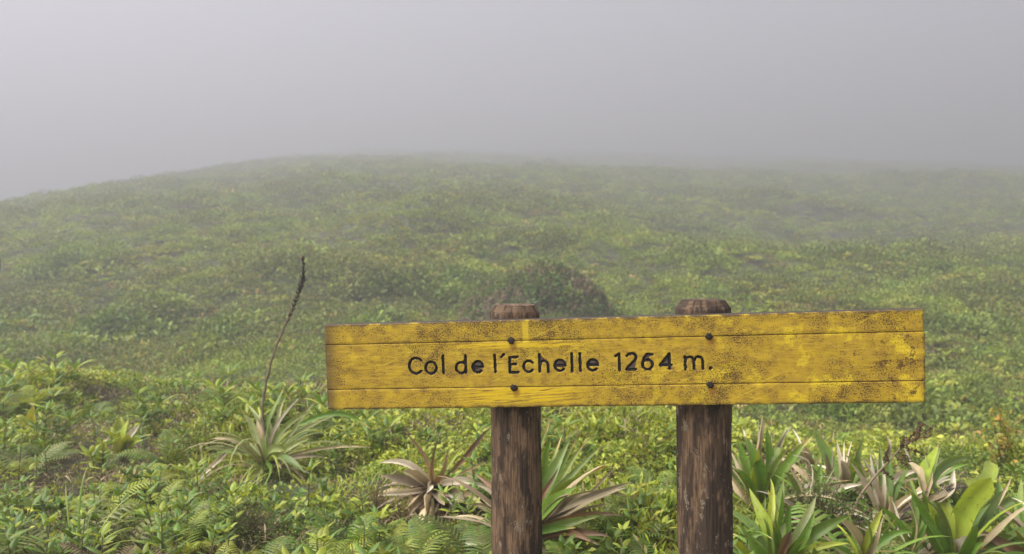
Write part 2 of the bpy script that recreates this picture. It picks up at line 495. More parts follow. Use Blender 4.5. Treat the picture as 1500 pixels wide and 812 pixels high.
HW = 0.0024
def seg_dist(U, V, a, b):
    d = b - a; L2 = max(float(d @ d), 1e-12)
    t_ = np.clip(((U - a[0]) * d[0] + (V - a[1]) * d[1]) / L2, 0, 1)
    return np.hypot(U - a[0] - t_ * d[0], V - a[1] - t_ * d[1])
def in_poly(U, V, pts):
    r = np.zeros(U.shape, bool); n = len(pts); j = n - 1
    for i in range(n):
        (xi, yi), (xj, yj) = pts[i], pts[j]
        r ^= ((yi > V) != (yj > V)) & (U < (xj - xi) * (V - yi) / (yj - yi + 1e-15) + xi)
        j = i
    return r

def add_attr(me, name, arr):
    a = me.attributes.new(name, 'FLOAT_VECTOR', 'POINT')
    a.data.foreach_set('vector', np.asarray(arr, np.float32).ravel())

GAP = 0.00035
V1, V2 = BH * (0.5 - 0.236), BH * (0.5 - 0.766)
spans = [(V1 + GAP, BH / 2), (V2 + GAP, V1 - GAP), (-BH / 2, V2 - GAP)]
for pi, (va, vb) in enumerate(spans):
    mid = pi == 1
    ends = (0.0012, -0.0006, 0.0004)[pi]
    ul, ur = -BL / 2 + abs(ends), BL / 2 - ends
    bev = 0.0018
    if mid:
        tu0, tu1 = px_uv(592, 535)[0], px_uv(1050, 535)[0]
        us = np.concatenate([np.linspace(ul + bev, tu0, 40)[:-1], np.arange(tu0, tu1, 0.00095), np.linspace(tu1, ur - bev, 40)])
        vs = np.linspace(va + bev, vb - bev, 96)
    else:
        us = np.linspace(ul + bev, ur - bev, 160)
        vs = np.linspace(va + bev, vb - bev, 9)
    us = np.concatenate([[ul, ul, ul + 0.0006], us, [ur - 0.0006, ur, ur]])
    vs = np.concatenate([[va, va, va + 0.0006], vs, [vb - 0.0006, vb, vb]])
    U, V = np.meshgrid(us, vs)
    Wd = 0.0005 * vnoise(U * 14, V * 60, 20 + pi) + 0.0002 * vnoise(U * 90, V * 240, 30 + pi)
    nu, nv = len(us), len(vs)
    # worn, uneven rim and sides back into the wood
    iu = np.arange(nu)[None, :] * np.ones((nv, 1), int); iv = np.arange(nv)[:, None] * np.ones((1, nu), int)
    ring = np.minimum(np.minimum(iu, nu - 1 - iu), np.minimum(iv, nv - 1 - iv))
    chip = 0.0006 + 0.0012 * np.clip(vnoise(U * 60 + V * 60, U * 11 - V * 40, 77), 0, 1)
    Wd = np.where(ring == 2, Wd + 0.0004, Wd)
    Wd = np.where(ring == 1, 0.0009 + chip * 0.5, Wd)
    Wd = np.where(ring == 0, BT, Wd)
    owner = np.full(U.shape, -1)
    colr = np.zeros(U.shape + (3,))
    if mid:
        best = np.full(U.shape, 1.0)
        for k, (strokes, chips) in enumerate(GL):
            D = np.full(U.shape, 1.0)
            for st in strokes:
                pts = [px_uv(*q) for q in st]
                for a, b in zip(pts[:-1], pts[1:]):
                    D = np.minimum(D, seg_dist(U, V, a, b))
            D = D + 0.00045 * vnoise(U * 420, V * 420, 40)
            hw = HW * (1.3 if k == len(GL) - 1 else 1.0)
            depth = 0.0042 * sstep(hw + 0.0005, hw - 0.0009, D)
            for cp in chips:
                ip = in_poly(U, V, [px_uv(*q) for q in cp]) & (depth < 0.002)
                depth = np.where(ip, 0.0022 + 0.0006 * vnoise(U * 300, V * 300, 41), depth)
                owner = np.where(ip, k, owner)
                colr[ip] = (0.10, 0.065, 0.05)
            inside = D < hw
            owner = np.where(inside, k, owner)
            shade = 0.012 + 0.03 * np.clip(vnoise(U * 260, V * 260, 42), 0, 1)
            colr[inside] = (shade[..., None] * np.array([1.0, 0.72, 0.55]))[inside]
            Wd = Wd + depth
    verts = board(U, V, Wd).reshape(-1, 3) - np.array(sign_base)
    bpos = np.stack([U, V, np.where(ring <= 1, np.where(ring == 0, 0.02, 0.0021), 0.0)], -1).reshape(-1, 3)
    q = (np.arange(nv - 1)[:, None] * nu + np.arange(nu - 1)[None, :]).ravel()
    quads = np.stack([q, q + 1, q + nu + 1, q + nu], 1)
    ow = owner.ravel()
    fo = np.array([np.max(ow[quads], 1), (ow[quads] >= 0).sum(1)])
    fown = np.where(fo[1] >= 2, fo[0], -1)
    def sub(sel, extra=None):
        qs = quads[sel]; ids = np.unique(qs)
        re = np.full(len(verts), -1); re[ids] = np.arange(len(ids))
        return verts[ids], re[qs], ids
    v_, f_, ids = sub(fown < 0)
    # back face
    bu = np.array([ul, ur, ur, ul]); bv = np.array([va, va, vb, vb])
    vbk = board(bu, bv, np.full(4, BT - 0.0002)) - np.array(sign_base)
    n0 = len(v_)
    me = make_mesh('plank', np.concatenate([v_, vbk]), f_.tolist() + [(n0 + 3, n0 + 2, n0 + 1, n0)], None, M_PAINT)
    add_attr(me, 'bpos', np.concatenate([bpos[ids], np.stack([bu, bv, np.full(4, 0.02)], 1)]))
    plank = link('plank', me, sign)
    if mid:
        for k in range(len(GL)):
            v_, f_, ids = sub(fown == k)
            link('letter', make_mesh('letter', v_, f_.tolist(), colr.reshape(-1, 3)[ids], M_CARVE), plank)

# bolts: worn square-headed coach bolts on washers
def lathe(mb, prof, n, axis_o, ax, sx, sy, col):
    rings = []
    for r, h in prof:
        a = np.arange(n) * 2 * math.pi / n
        rings.append(axis_o + ax * h + r * (np.cos(a)[:, None] * sx + np.sin(a)[:, None] * sy))
    v = np.concatenate(rings); fs = []
    for i in range(len(prof) - 1):
        for j in range(n):
            fs.append((i * n + j, i * n + (j + 1) % n, (i + 1) * n + (j + 1) % n, (i + 1) * n + j))
    fs.append(tuple((len(prof) - 1) * n + j for j in range(n)))
    mb.add(v, fs, col)
for (bu, bv) in BOLT_UV:
    o = board(bu, bv, 0.001); ax = -B_R[:, 1]
    mb = MB(); lathe(mb, [(0.0064, -0.003), (0.0064, 0.0020), (0.0054, 0.0040), (0.0030, 0.0046), (0.001, 0.0043)], 6, o, ax, B_R[:, 0], B_R[:, 2], (0.030, 0.020, 0.016))
    bo = mb.build('bolt', M_BOLT, sign, smooth=False, offset=sign_base)
    mb = MB(); lathe(mb, [(0.0078, -0.003), (0.0078, 0.0002), (0.0072, 0.0009), (0.004, 0.0009)], 14, o, ax, B_R[:, 0], B_R[:, 2], (0.03, 0.018, 0.012))
    mb.build('washer', M_BOLT, bo, offset=sign_base)

def post(px_top, py_top, px_bot, dist, rad, sides, num):
    top = P(px_top, py_top, dist); bot = P(px_bot, 812, dist)
    dirv = (top - bot) / (top[2] - bot[2])
    zb = gz(bot[0], dist) - 0.12
    n, h = 72, top[2] - zb
    prof = [(1.0, q) for q in np.linspace(0, h - 0.0165, 220)]
    prof += [(0.99, h - 0.0125), (0.80, h), (0.45, h + 0.0006), (0.2, h + 0.0002)]
    a = np.arange(n) * 2 * math.pi / n
    vs, ws, fs, fl = [], [], [], []
    for i, (k, z) in enumerate(prof):
        crack = 0.0022 * np.clip(vnoise(a * 9 + num * 50, z * 2.2 + 0 * a, 60 + num) - 0.35, 0, 1) * 2
        flake = 0.0013 * sstep(0.02, 0.14, (0.22 if num == 2 else 0.0) + 0.9 * vnoise(np.cos(a) * 4 + num * 9, z * 13 + np.sin(a) * 4, 63) + 0.45 * vnoise(np.cos(a) * 14, z * 50 + np.sin(a) * 14, 64))
        rr = flake + rad * k * (1 + 0.018 * vnoise(np.cos(a) * 1.5 + num * 9, z * 4 + np.sin(a) * 1.5, 61)) - crack + 0.0006 * vnoise(a * 30, z * 40 + 0 * a, 62)
        if i > 219:      # adzed, many-sided chamfer
            fa = (a + 0.3 * num) % (2 * math.pi / sides) - math.pi / sides
            rr = rr * np.cos(math.pi / sides) / np.cos(fa) * 1.03
            rr = np.minimum(rr, rad * 0.995)
        c0 = bot + dirv * (zb + z - bot[2])
        fl.append(flake / 0.0013)
        vs.append(np.stack([c0[0] + rr * np.cos(a), c0[1] + rr * np.sin(a), c0[2] + 0 * a], 1))
        kk = min(k, 1)
        ws.append(np.stack([rr * np.cos(a) if i > 220 else a * rad, h + rr * np.sin(a) if i > 220 else np.full(n, z), np.full(n, num * 3.0)], 1))
    for i in range(len(prof) - 1):
        for j in range(n):
            fs.append((i * n + j, i * n + (j + 1) % n, (i + 1) * n + (j + 1) % n, (i + 1) * n + j))
    fs.append(tuple((len(prof) - 1) * n + j for j in range(n)))
    me = make_mesh('post', np.concatenate(vs) - np.array(sign_base), fs, None, M_WOOD)
    add_attr(me, 'wpos', np.concatenate(ws))
    fk = np.concatenate(fl); add_attr(me, 'flake', np.stack([fk, fk, fk], 1))
    me.polygons.foreach_set('use_smooth', np.arange(len(me.polygons)) < 219 * n)
    return link('post', me, sign)
post(753.5, 446.5, 757, 1.604, 0.0502, 11, 1)
post(1030, 439, 1033, 1.555, 0.0520, 8, 2)

# ------------------------------------------------------------------ plant building blocks
Z = np.array([0, 0, 1.0])
KIND = {   # base, middle and tip albedo of a leaf
    'green': ((0.13, 0.17, 0.05), (0.085, 0.165, 0.030), (0.10, 0.17, 0.035)),
    'deep':  ((0.08, 0.12, 0.03), (0.065, 0.125, 0.025), (0.075, 0.13, 0.03)),
    'yg':    ((0.20, 0.24, 0.05), (0.205, 0.270, 0.040), (0.24, 0.29, 0.05)),
    'blue':  ((0.13, 0.18, 0.06), (0.110, 0.180, 0.060), (0.14, 0.19, 0.070)),
    'grey':  ((0.16, 0.19, 0.08), (0.150, 0.190, 0.085), (0.18, 0.20, 0.095)),
    'gt':    ((0.10, 0.18, 0.04), (0.095, 0.175, 0.035), (0.46, 0.34, 0.19)),
    'gr':    ((0.14, 0.20, 0.04), (0.130, 0.190, 0.040), (0.25, 0.10, 0.04)),
    'tan':   ((0.22, 0.16, 0.085), (0.370, 0.290, 0.160), (0.46, 0.37, 0.225)),
    'white': ((0.36, 0.28, 0.18), (0.600, 0.510, 0.375), (0.64, 0.56, 0.44)),
    'rust':  ((0.33, 0.20, 0.08), (0.260, 0.145, 0.070), (0.24, 0.16, 0.11)),
    'brown': ((0.12, 0.08, 0.055), (0.200, 0.145, 0.080), (0.29, 0.22, 0.13)),
    'yellow': ((0.30, 0.28, 0.05), (0.360, 0.350, 0.060), (0.42, 0.38, 0.09)),
    'dgrey': ((0.20, 0.155, 0.09), (0.270, 0.215, 0.135), (0.30, 0.24, 0.155)),
}
def kind_cols(kind, n, jit):
    a, b, c = (np.array(q) for q in KIND[kind])
    t_ = np.linspace(0, 1, n)[:, None]
    bias = 0.78 if kind in ('gt', 'gr') else 0.5
    col = np.where(t_ < bias, a + (b - a) * np.clip(t_ / bias, 0, 1), b + (c - b) * np.clip((t_ - bias) / (1 - bias), 0, 1))
    return col * (1 + jit)

def wprof(shape, t_):
    if shape == 'strap':
        return np.minimum(1.0, np.maximum((1 - t_) / 0.42, 0.0)) ** 0.75 * (0.78 + 0.22 * np.sin(np.clip(t_ * 2, 0, 1) * math.pi / 2))
    if shape == 'spear':
        return np.maximum(1 - t_, 0.0) ** 0.8 * (0.9 + 0.1 * t_)
    if shape == 'blunt':
        return np.minimum(1, np.maximum((1 - t_) / 0.14, 0)) ** 0.5 * (0.72 + 0.28 * np.sin(np.clip(t_ * 1.4, 0, 1) * math.pi / 2))
    if shape == 'ovate':
        return np.sin(np.clip(t_, 0, 1) ** 0.8 * math.pi) ** 0.85
    return np.sin(np.clip(t_ ** 0.65, 0, 1) * math.pi) * 0.9 + 0.1 * (1 - t_)

def strip(mb, pts, W, side, cols, fold=0.25, shape='strap', wav=0.0, seed=0, five=False):
    """a folded leaf blade along a path; side = sideways vector(s)"""
    n = len(pts)
    t_ = np.linspace(0, 1, n)
    wd = W * wprof(shape, t_)
    T = np.gradient(pts, axis=0); T /= np.linalg.norm(T, axis=1)[:, None] + 1e-9
    Sd = np.asarray(side, float)
    if Sd.ndim == 1: Sd = np.repeat(Sd[None], n, 0)
    Sd = Sd - T * (Sd * T).sum(1)[:, None]
    Sd /= np.linalg.norm(Sd, axis=1)[:, None] + 1e-9
    N = np.cross(Sd, T)
    wv = wav * wd * vnoise(t_ * 5 + seed * 7.3, np.full(n, seed * 1.7), 11)
    offs = (-0.5, -0.27, 0, 0.27, 0.5) if five else (-0.5, 0, 0.5)
    m = len(offs)
    rows = []
    for k, q in enumerate(offs):
        lift = fold * (abs(q) * 2) ** 1.4 * wd * 0.5 + (wv if k == 0 else -wv if k == m - 1 else 0)
        rows.append(pts + Sd * (q * wd)[:, None] + N * lift[:, None])
    v = np.stack(rows, 1).reshape(-1, 3)
    c = np.repeat(cols[:, None, :], m, 1)
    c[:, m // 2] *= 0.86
    f = []
    for i in range(n - 1):
        for k in range(m - 1):
            a = i * m + k
            f.append((a, a + 1, a + m + 1, a + m))
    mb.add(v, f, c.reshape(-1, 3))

def bez(p0, p1, p2, n):
    t_ = np.linspace(0, 1, n)[:, None]
    return (1 - t_) ** 2 * p0 + 2 * t_ * (1 - t_) * p1 + t_ ** 2 * p2

def arch_path(az, el, L, droop, n, o=(0, 0, 0), twist=0.0):
    pts = [np.array(o, float)]; e = el; a = az
    for i in range(n - 1):
        pts.append(pts[-1] + L / (n - 1) * np.array([math.cos(a) * math.cos(e), math.sin(a) * math.cos(e), math.sin(e)]))
        e -= droop / (n - 1) * (0.4 + 1.2 * i / (n - 1)); a += twist / (n - 1)
    return np.array(pts)

def tube(mb, pts, r0, r1, n, col0, col1=None, rough=0.0, seed=0):
    pts = np.asarray(pts, float); m = len(pts)
    T = np.gradient(pts, axis=0); T /= np.linalg.norm(T, axis=1)[:, None] + 1e-9
    ref = np.array([0.3, 1, 0.1]); A = np.cross(T, ref); A /= np.linalg.norm(A, axis=1)[:, None] + 1e-9
    B = np.cross(T, A)
    a = np.arange(n) * 2 * math.pi / n
    rr = np.linspace(r0, r1, m)
    if rough: rr = rr * (1 + rough * vnoise(np.arange(m) * 0.9 + seed, np.zeros(m), 12))
    v = (pts[:, None] + rr[:, None, None] * (np.cos(a)[None, :, None] * A[:, None] + np.sin(a)[None, :, None] * B[:, None])).reshape(-1, 3)
    f = [(i * n + j, i * n + (j + 1) % n, (i + 1) * n + (j + 1) % n, (i + 1) * n + j) for i in range(m - 1) for j in range(n)]
    f.append(tuple((m - 1) * n + j for j in range(n)))
    c0 = np.array(col0); c1 = np.array(col1 if col1 is not None else col0)
    c = np.repeat(c0 + (c1 - c0) * np.linspace(0, 1, m)[:, None], n, 0)
    mb.add(v, f, c)

def spline(pts, n):
    pts = np.asarray(pts, float)
    q = np.concatenate([[2 * pts[0] - pts[1]], pts, [2 * pts[-1] - pts[-2]]])
    out = []
    for s_ in np.linspace(0, len(pts) - 1 - 1e-6, n):
        i = int(s_); u = s_ - i
        a, b, c, d = q[i:i + 4]
        out.append(0.5 * ((2 * b) + (c - a) * u + (2 * a - 5 * b + 4 * c - d) * u * u + (3 * b - a - 3 * c + d) * u ** 3))
    return np.array(out)

def on_ground(px, py, lift=0.14):
    """where the ray through a pixel meets the plant canopy, lift above the ground"""
    r = ray(px, py); o = np.array([0, 0, EYE])
    for s_ in np.arange(1.6, 40, 0.02):
        q = o + r * s_
        if q[2] < gz(q[0], q[1]) + lift: break
    return np.array([q[0], q[1], gz(q[0], q[1])])

# ------------------------------------------------------------------ strap-leaved plants set leaf by leaf
def strap_plant(name, label, cat, base_px, d, leaves, extra=None, group=None):
    """leaves: (bx, by, tx, ty, width px, sag px, tip depth offset, kind, shape)"""
    g0 = on_ground(*base_px, 0.15 if d < 3.02 else 0.05)
    d = g0[1]
    b = P(*base_px, d)
    root = np.array([b[0], b[1], gz(b[0], b[1])])
    o = thing(name, label, cat, root, group)
    o['d'] = d
    mb = MB()                                          # short stem that carries the leaves, rooted in the ground
    tube(mb, spline([root - Z * 0.03, root + Z * 0.01, root + Z * 0.045], 6), 0.02, 0.014, 8, (0.10, 0.07, 0.04))
    mb.build('stem', M_DRY, o, offset=root)
    px_m = d / F
    k = 0
    for lf in leaves:
        bx, by, tx, ty, wpx, sag, dd, kind, shape = lf
        p0 = P(bx, by, d + 0.06 * dd); p2 = P(tx, ty, d + dd)
        dt = d + dd
        while p2[2] < gz(p2[0], p2[1]) + 0.05 and dt > 1.75:      # a drooping tip lies on the cover nearer by
            dt -= 0.03; p2 = P(tx, ty, dt)
        if abs(bx - base_px[0]) < 45 and abs(by - base_px[1]) < 45:      # springs from the heart of the plant, down in the cover
            kp = 0.55 if name == 'dead_bromeliad' else 0.35
            p0 = p0 * kp + (root + Z * 0.03) * (1 - kp)
        mid = (p0 + p2) / 2
        T = p2 - p0
        perp = np.array([-T[2], 0, T[0]]); perp /= np.linalg.norm(perp) + 1e-9
        if perp[2] < 0: perp = -perp
        p1 = mid + perp * sag * 2 * px_m - np.array([0, 1, 0]) * 0.02
        pts = bez(p0, p1, p2, 11)
        tt = np.linspace(0, 1, 11); LL_ = np.linalg.norm(T)
        pts[:, 2] += LL_ * (0.10 * math.sin(k * 4.3 + d) * np.sin(tt * math.pi) * 0.6 - random.uniform(0.0, 0.10) * tt ** 4)
        pts[:, 0] += LL_ * 0.05 * math.sin(k * 2.9 + d * 7) * np.sin(tt * math.pi * 1.5) 
        pts[:, 1] += LL_ * 0.12 * math.sin(k * 5.3 + 1) * np.sin(tt * math.pi)
        face = np.array([0.7 * math.sin(k * 2.1), -1.0, 0.55 + 0.4 * math.sin(k * 3.3)])
        side = np.cross(T, face)
        mb = MB()
        cols = kind_cols(kind, 11, 0.12 * math.sin(k * 3.7)) * (1 + 0.1 * vnoise(np.linspace(0, 4, 11) + k * 3.1, np.zeros(11), 14))[:, None]
        dead = kind in ('tan', 'white', 'rust', 'brown', 'dgrey')
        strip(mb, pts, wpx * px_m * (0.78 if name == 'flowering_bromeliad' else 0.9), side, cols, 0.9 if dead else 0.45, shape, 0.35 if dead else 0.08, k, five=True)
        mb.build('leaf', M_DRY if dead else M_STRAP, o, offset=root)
        k += 1
    if extra:                                          # (count, length, width, kinds, elevation range, droop)
        n, L, W, kinds, el, droop = extra
        for i in range(n):
            az = i * 2.399 + 0.4
            e = R(random.uniform(*el)) * 0.75 + R(22)
            l_ = (L * 1.25 + 0.05) * random.uniform(0.7, 1.15)
            pts = arch_path(az, e, l_, R(droop) * random.uniform(0.6, 1.3), 10, root + Z * 0.03, random.uniform(-0.4, 0.4))
            if pts[-1][1] < 1.72: continue
            kd = random.choice(kinds); mb = MB()
            cols = kind_cols(kd, 10, random.uniform(-0.15, 0.15))
            dead = kd in ('tan', 'white', 'rust', 'brown', 'dgrey')
            strip(mb, pts, W * random.uniform(0.8, 1.1), (-math.sin(az), math.cos(az), 0), cols, 0.7 if dead else 0.4, 'strap', 0.3 if dead else 0.06, i, five=True)
            mb.build('leaf', M_DRY if dead else M_STRAP, o, offset=root)
    return o, root

# the collapsed dry rosette to the left of the first post
strap_plant('dead_bromeliad', 'collapsed dry tan bromeliad with upright rusty leaves left of a post', 'bromeliad', (633, 692), 2.3, [
    (632, 690, 592, 623, 10, 3, .05, 'rust', 'spear'), (636, 690, 639, 630, 9, 0, .0, 'rust', 'spear'), (640, 690, 662, 650, 15, -2, -.08, 'rust', 'spear'),
    (648, 690, 676, 652, 16, 2, .05, 'yg', 'spear'), (650, 688, 722, 620, 9, -4, .25, 'rust', 'strap'), (648, 686, 716, 672, 8, 1, .05, 'rust', 'spear'),
    (640, 640, 648, 632, 5, 0, .1, 'dgrey', 'spear'),
    (630, 692, 556, 674, 11, 9, -.05, 'white', 'strap'), (625, 696, 556, 697, 17, 5, -.05, 'dgrey', 'strap'), (622, 698, 557, 723, 9, 6, -.1, 'white', 'strap'),
    (622, 700, 566, 712, 12, 8, .05, 'tan', 'strap'), (620, 702, 575, 738, 12, 7, -.1, 'brown', 'strap'), (624, 704, 590, 744, 13, 6, -.12, 'tan', 'strap'),
    (626, 700, 600, 755, 14, 4, -.15, 'brown', 'strap'), (628, 698, 585, 690, 15, 7, -.08, 'tan', 'strap'), (630, 696, 598, 672, 15, 3, .1, 'dgrey', 'strap'),
    (632, 684, 621, 718, 10, 4, -.2, 'white', 'strap'), (636, 715, 626, 756, 15, 3, -.2, 'tan', 'blunt'), (640, 705, 650, 736, 13, 4, -.2, 'dgrey', 'blunt'),
    (634, 725, 608, 790, 16, 3, -.1, 'tan', 'strap'), (638, 730, 634, 785, 14, 2, -.08, 'tan', 'strap'), (630, 720, 612, 745, 18, 3, -.05, 'brown', 'strap'),
    (644, 690, 712, 706, 13, 9, -.05, 'white', 'strap'), (646, 700, 716, 714, 12, 3, .0, 'tan', 'strap'), (660, 695, 718, 742, 10, 6, -.05, 'tan', 'strap'),
    (655, 712, 669, 738, 9, 3, -.15, 'white', 'strap'), (662, 715, 686, 733, 24, 6, -.1, 'dgrey', 'blunt'), (648, 698, 690, 722, 13, 5, .02, 'brown', 'strap'),
    (640, 700, 660, 725, 12, 2, -.1, 'brown', 'strap'), (690, 700, 700, 688, 16, 2, .15, 'dgrey', 'spear'), (640, 694, 630, 712, 20, 2, -.05, 'brown', 'blunt')],
    extra=(50, 0.17, 0.016, ('brown', 'tan', 'dgrey', 'tan', 'white'), (-40, 40), 130))

# the half-dry rosette behind the first post
strap_plant('half_dry_bromeliad', 'bromeliad with green upright and rusty dry side leaves behind a post', 'bromeliad', (768, 738), 2.2, [
    (775, 735, 800, 612, 13, 3, .1, 'gt', 'strap'), (780, 735, 812, 628, 17, 3, .0, 'green', 'strap'), (782, 735, 821, 632, 11, 2, .05, 'gt', 'strap'),
    (785, 730, 836, 637, 19, 4, .05, 'blue', 'strap'), (785, 728, 845, 642, 12, 0, .15, 'gt', 'strap'), (788, 735, 878, 648, 13, 5, .05, 'blue', 'strap'),
    (790, 738, 868, 642, 10, 3, .2, 'gr', 'strap'), (790, 735, 884, 678, 15, 5, .0, 'gr', 'strap'), (790, 735, 916, 678, 7, 3, .1, 'brown', 'strap'),
    (800, 708, 812, 675, 19, 1, -.12, 'rust', 'spear'), (795, 740, 868, 688, 14, 2, -.05, 'tan', 'spear'), (790, 740, 920, 703, 14, 8, -.02, 'dgrey', 'strap'),
    (800, 735, 872, 715, 10, 5, -.1, 'dgrey', 'strap'), (786, 742, 928, 714, 12, 6, .1, 'tan', 'strap'), (780, 742, 850, 712, 26, 10, -.15, 'green', 'strap'),
    (780, 748, 880, 745, 14, 7, -.1, 'blue', 'strap'), (790, 745, 916, 750, 9, 6, .05, 'rust', 'strap'), (780, 762, 845, 768, 10, 2, -.15, 'gt', 'strap'),
    (780, 780, 892, 774, 15, 6, -.15, 'rust', 'strap'), (780, 792, 882, 794, 12, 4, -.18, 'rust', 'strap'), (785, 780, 815, 830, 18, 3, -.2, 'dgrey', 'strap'),
    (742, 752, 684, 790, 17, 6, -.1, 'white', 'blunt'), (745, 770, 700, 800, 14, 5, -.1, 'tan', 'blunt'), (748, 725, 700, 690, 12, 4, .1, 'rust', 'strap'),
    (752, 720, 738, 640, 15, 2, .1, 'green', 'strap'), (760, 720, 765, 630, 17, 2, .1, 'green', 'strap'), (745, 740, 680, 735, 10, 5, .1, 'brown', 'strap')],
    extra=(20, 0.24, 0.024, ('brown', 'green', 'tan', 'dgrey'), (-15, 55), 65))

# back row right of the second post
strap_plant('bromeliad', 'upright green bromeliad with one tall tan dead leaf beside a post', 'bromeliad', (1112, 705), 2.75, [
    (1095, 700, 1079, 640, 15, 2, .05, 'green', 'strap'), (1100, 700, 1087, 624, 14, 1, .1, 'blue', 'strap'), (1092, 640, 1087, 626, 6, 0, .08, 'white', 'spear'),
    (1102, 705, 1098, 632, 19, 1, -.05, 'green', 'strap'), (1108, 665, 1111, 603, 15, 1, .05, 'tan', 'strap'), (1110, 665, 1117, 610, 9, 1, .0, 'white', 'spear'),
    (1115, 700, 1104, 650, 17, 1, -.12, 'yg', 'strap'), (1118, 700, 1130, 622, 22, 1, .0, 'green', 'strap'), (1120, 700, 1147, 620, 17, 3, .05, 'blue', 'strap'),
    (1122, 690, 1133, 622, 9, 1, .15, 'rust', 'spear'), (1140, 655, 1159, 622, 8, 2, .0, 'white', 'spear'), (1118, 705, 1194, 634, 15, 6, -.05, 'gt', 'strap'),
    (1120, 708, 1154, 650, 13, 5, -.1, 'blue', 'strap'), (1138, 662, 1153, 648, 8, 1, -.1, 'white', 'spear'), (1120, 708, 1170, 655, 14, 5, .05, 'blue', 'strap'),
    (1175, 660, 1160, 628, 9, 1, .05, 'white', 'spear'), (1183, 688, 1163, 660, 9, 0, -.15, 'white', 'spear'), (1188, 680, 1170, 650, 14, 2, .0, 'tan', 'strap'),
    (1160, 660, 1187, 664, 7, 3, -.05, 'tan', 'spear'), (1105, 708, 1076, 660, 14, 5, .0, 'blue', 'strap')],
    extra=(20, 0.21, 0.028, ('green', 'blue', 'yg', 'tan', 'gt'), (5, 75), 60))
strap_plant('bromeliad', 'bromeliad with bleached white spear tips behind a dark mossy shrub', 'bromeliad', (1228, 700), 2.7, [
    (1215, 700, 1197, 622, 19, 2, .05, 'blue', 'strap'), (1218, 690, 1214, 648, 9, 0, .0, 'white', 'spear'), (1224, 688, 1229, 640, 21, 0, -.05, 'white', 'spear'),
    (1236, 690, 1230, 668, 16, 0, -.1, 'tan', 'blunt'), (1245, 700, 1246, 652, 20, 1, -.05, 'yg', 'strap'), (1262, 665, 1237, 642, 8, 1, .1, 'white', 'spear'),
    (1252, 660, 1247, 642, 7, 0, .12, 'white', 'spear'), (1250, 700, 1268, 640, 14, 2, .1, 'blue', 'strap'), (1210, 700, 1180, 668, 13, 4, .05, 'green', 'strap'),
    (1232, 700, 1215, 660, 16, 1, .1, 'green', 'strap'), (1240, 700, 1258, 655, 14, 1, .12, 'green', 'strap')],
    extra=(18, 0.2, 0.026, ('green', 'blue', 'white', 'tan', 'gt'), (0, 80), 55))
strap_plant('bromeliad', 'bromeliad with crossing dead tan leaves beside a brown seed stalk', 'bromeliad', (1296, 722), 2.45, [
    (1302, 722, 1263, 662, 13, 1, .0, 'tan', 'spear'), (1280, 690, 1262, 664, 10, 1, -.03, 'white', 'spear'), (1285, 700, 1291, 664, 11, 1, .05, 'white', 'spear'),
    (1297, 668, 1297, 632, 13, 0, .1, 'tan', 'spear'), (1296, 720, 1283, 640, 12, 2, .15, 'blue', 'strap'), (1300, 720, 1310, 650, 15, 2, .12, 'green', 'strap'),
    (1315, 735, 1352, 716, 11, 3, -.05, 'tan', 'strap'), (1274, 760, 1307, 724, 18, 2, -.15, 'tan', 'ovate'), (1296, 742, 1334, 742, 9, 2, -.15, 'tan', 'spear'),
    (1300, 725, 1275, 690, 14, 3, .1, 'green', 'strap'), (1250, 760, 1262, 723, 15, 3, -.1, 'green', 'ovate'), (1265, 730, 1275, 740, 8, 1, -.12, 'tan', 'blunt')],
    extra=(20, 0.2, 0.025, ('green', 'tan', 'brown', 'gt', 'white'), (0, 70), 60))
# front rosette right of the second post
strap_plant('bromeliad', 'fresh green bromeliad rosette with arching leaves at foot of a post', 'bromeliad', (1138, 792), 2.05, [
    (1125, 785, 1058, 738, 15, 8, .1, 'blue', 'strap'), (1125, 785, 1116, 724, 15, 9, .15, 'blue', 'strap'), (1118, 765, 1103, 706, 22, 1, .1, 'yg', 'strap'),
    (1125, 770, 1122, 690, 13, 1, .15, 'yg', 'strap'), (1130, 770, 1130, 712, 18, 1, .1, 'yg', 'strap'), (1150, 770, 1143, 701, 23, 2, .08, 'blue', 'strap'),
    (1150, 770, 1162, 735, 15, 1, .02, 'deep', 'strap'), (1148, 775, 1144, 715, 15, 1, .0, 'green', 'strap'), (1152, 775, 1197, 725, 22, 4, .05, 'grey', 'strap'),
    (1155, 778, 1194, 744, 15, 2, -.02, 'green', 'strap'), (1158, 778, 1246, 754, 19, 11, -.02, 'green', 'strap'), (1150, 780, 1138, 752, 16, 0, -.05, 'green', 'strap'),
    (1160, 795, 1240, 791, 14, 8, -.05, 'yg', 'strap'), (1150, 800, 1198, 797, 12, 5, -.1, 'green', 'strap'), (1112, 822, 1147, 760, 30, 4, .0, 'blue', 'strap'),
    (1100, 830, 1088, 766, 16, 2, -.05, 'green', 'strap'), (1120, 778, 1113, 752, 12, 1, -.03, 'green', 'strap'), (1120, 782, 1136, 752, 11, 2, -.05, 'gt', 'strap'),
    (1098, 832, 1060, 780, 19, 6, -.05, 'yg', 'strap'), (1090, 785, 1134, 790, 8, 3, -.1, 'gt', 'strap'), (1142, 796, 1156, 772, 12, 2, -.12, 'rust', 'blunt'),
    (1130, 790, 1076, 764, 13, 6, .0, 'blue', 'strap'), (1140, 800, 1180, 782, 16, 7, -.08, 'gt', 'strap')],
    extra=(16, 0.18, 0.024, ('green', 'blue', 'yg', 'gt'), (0, 60), 75))
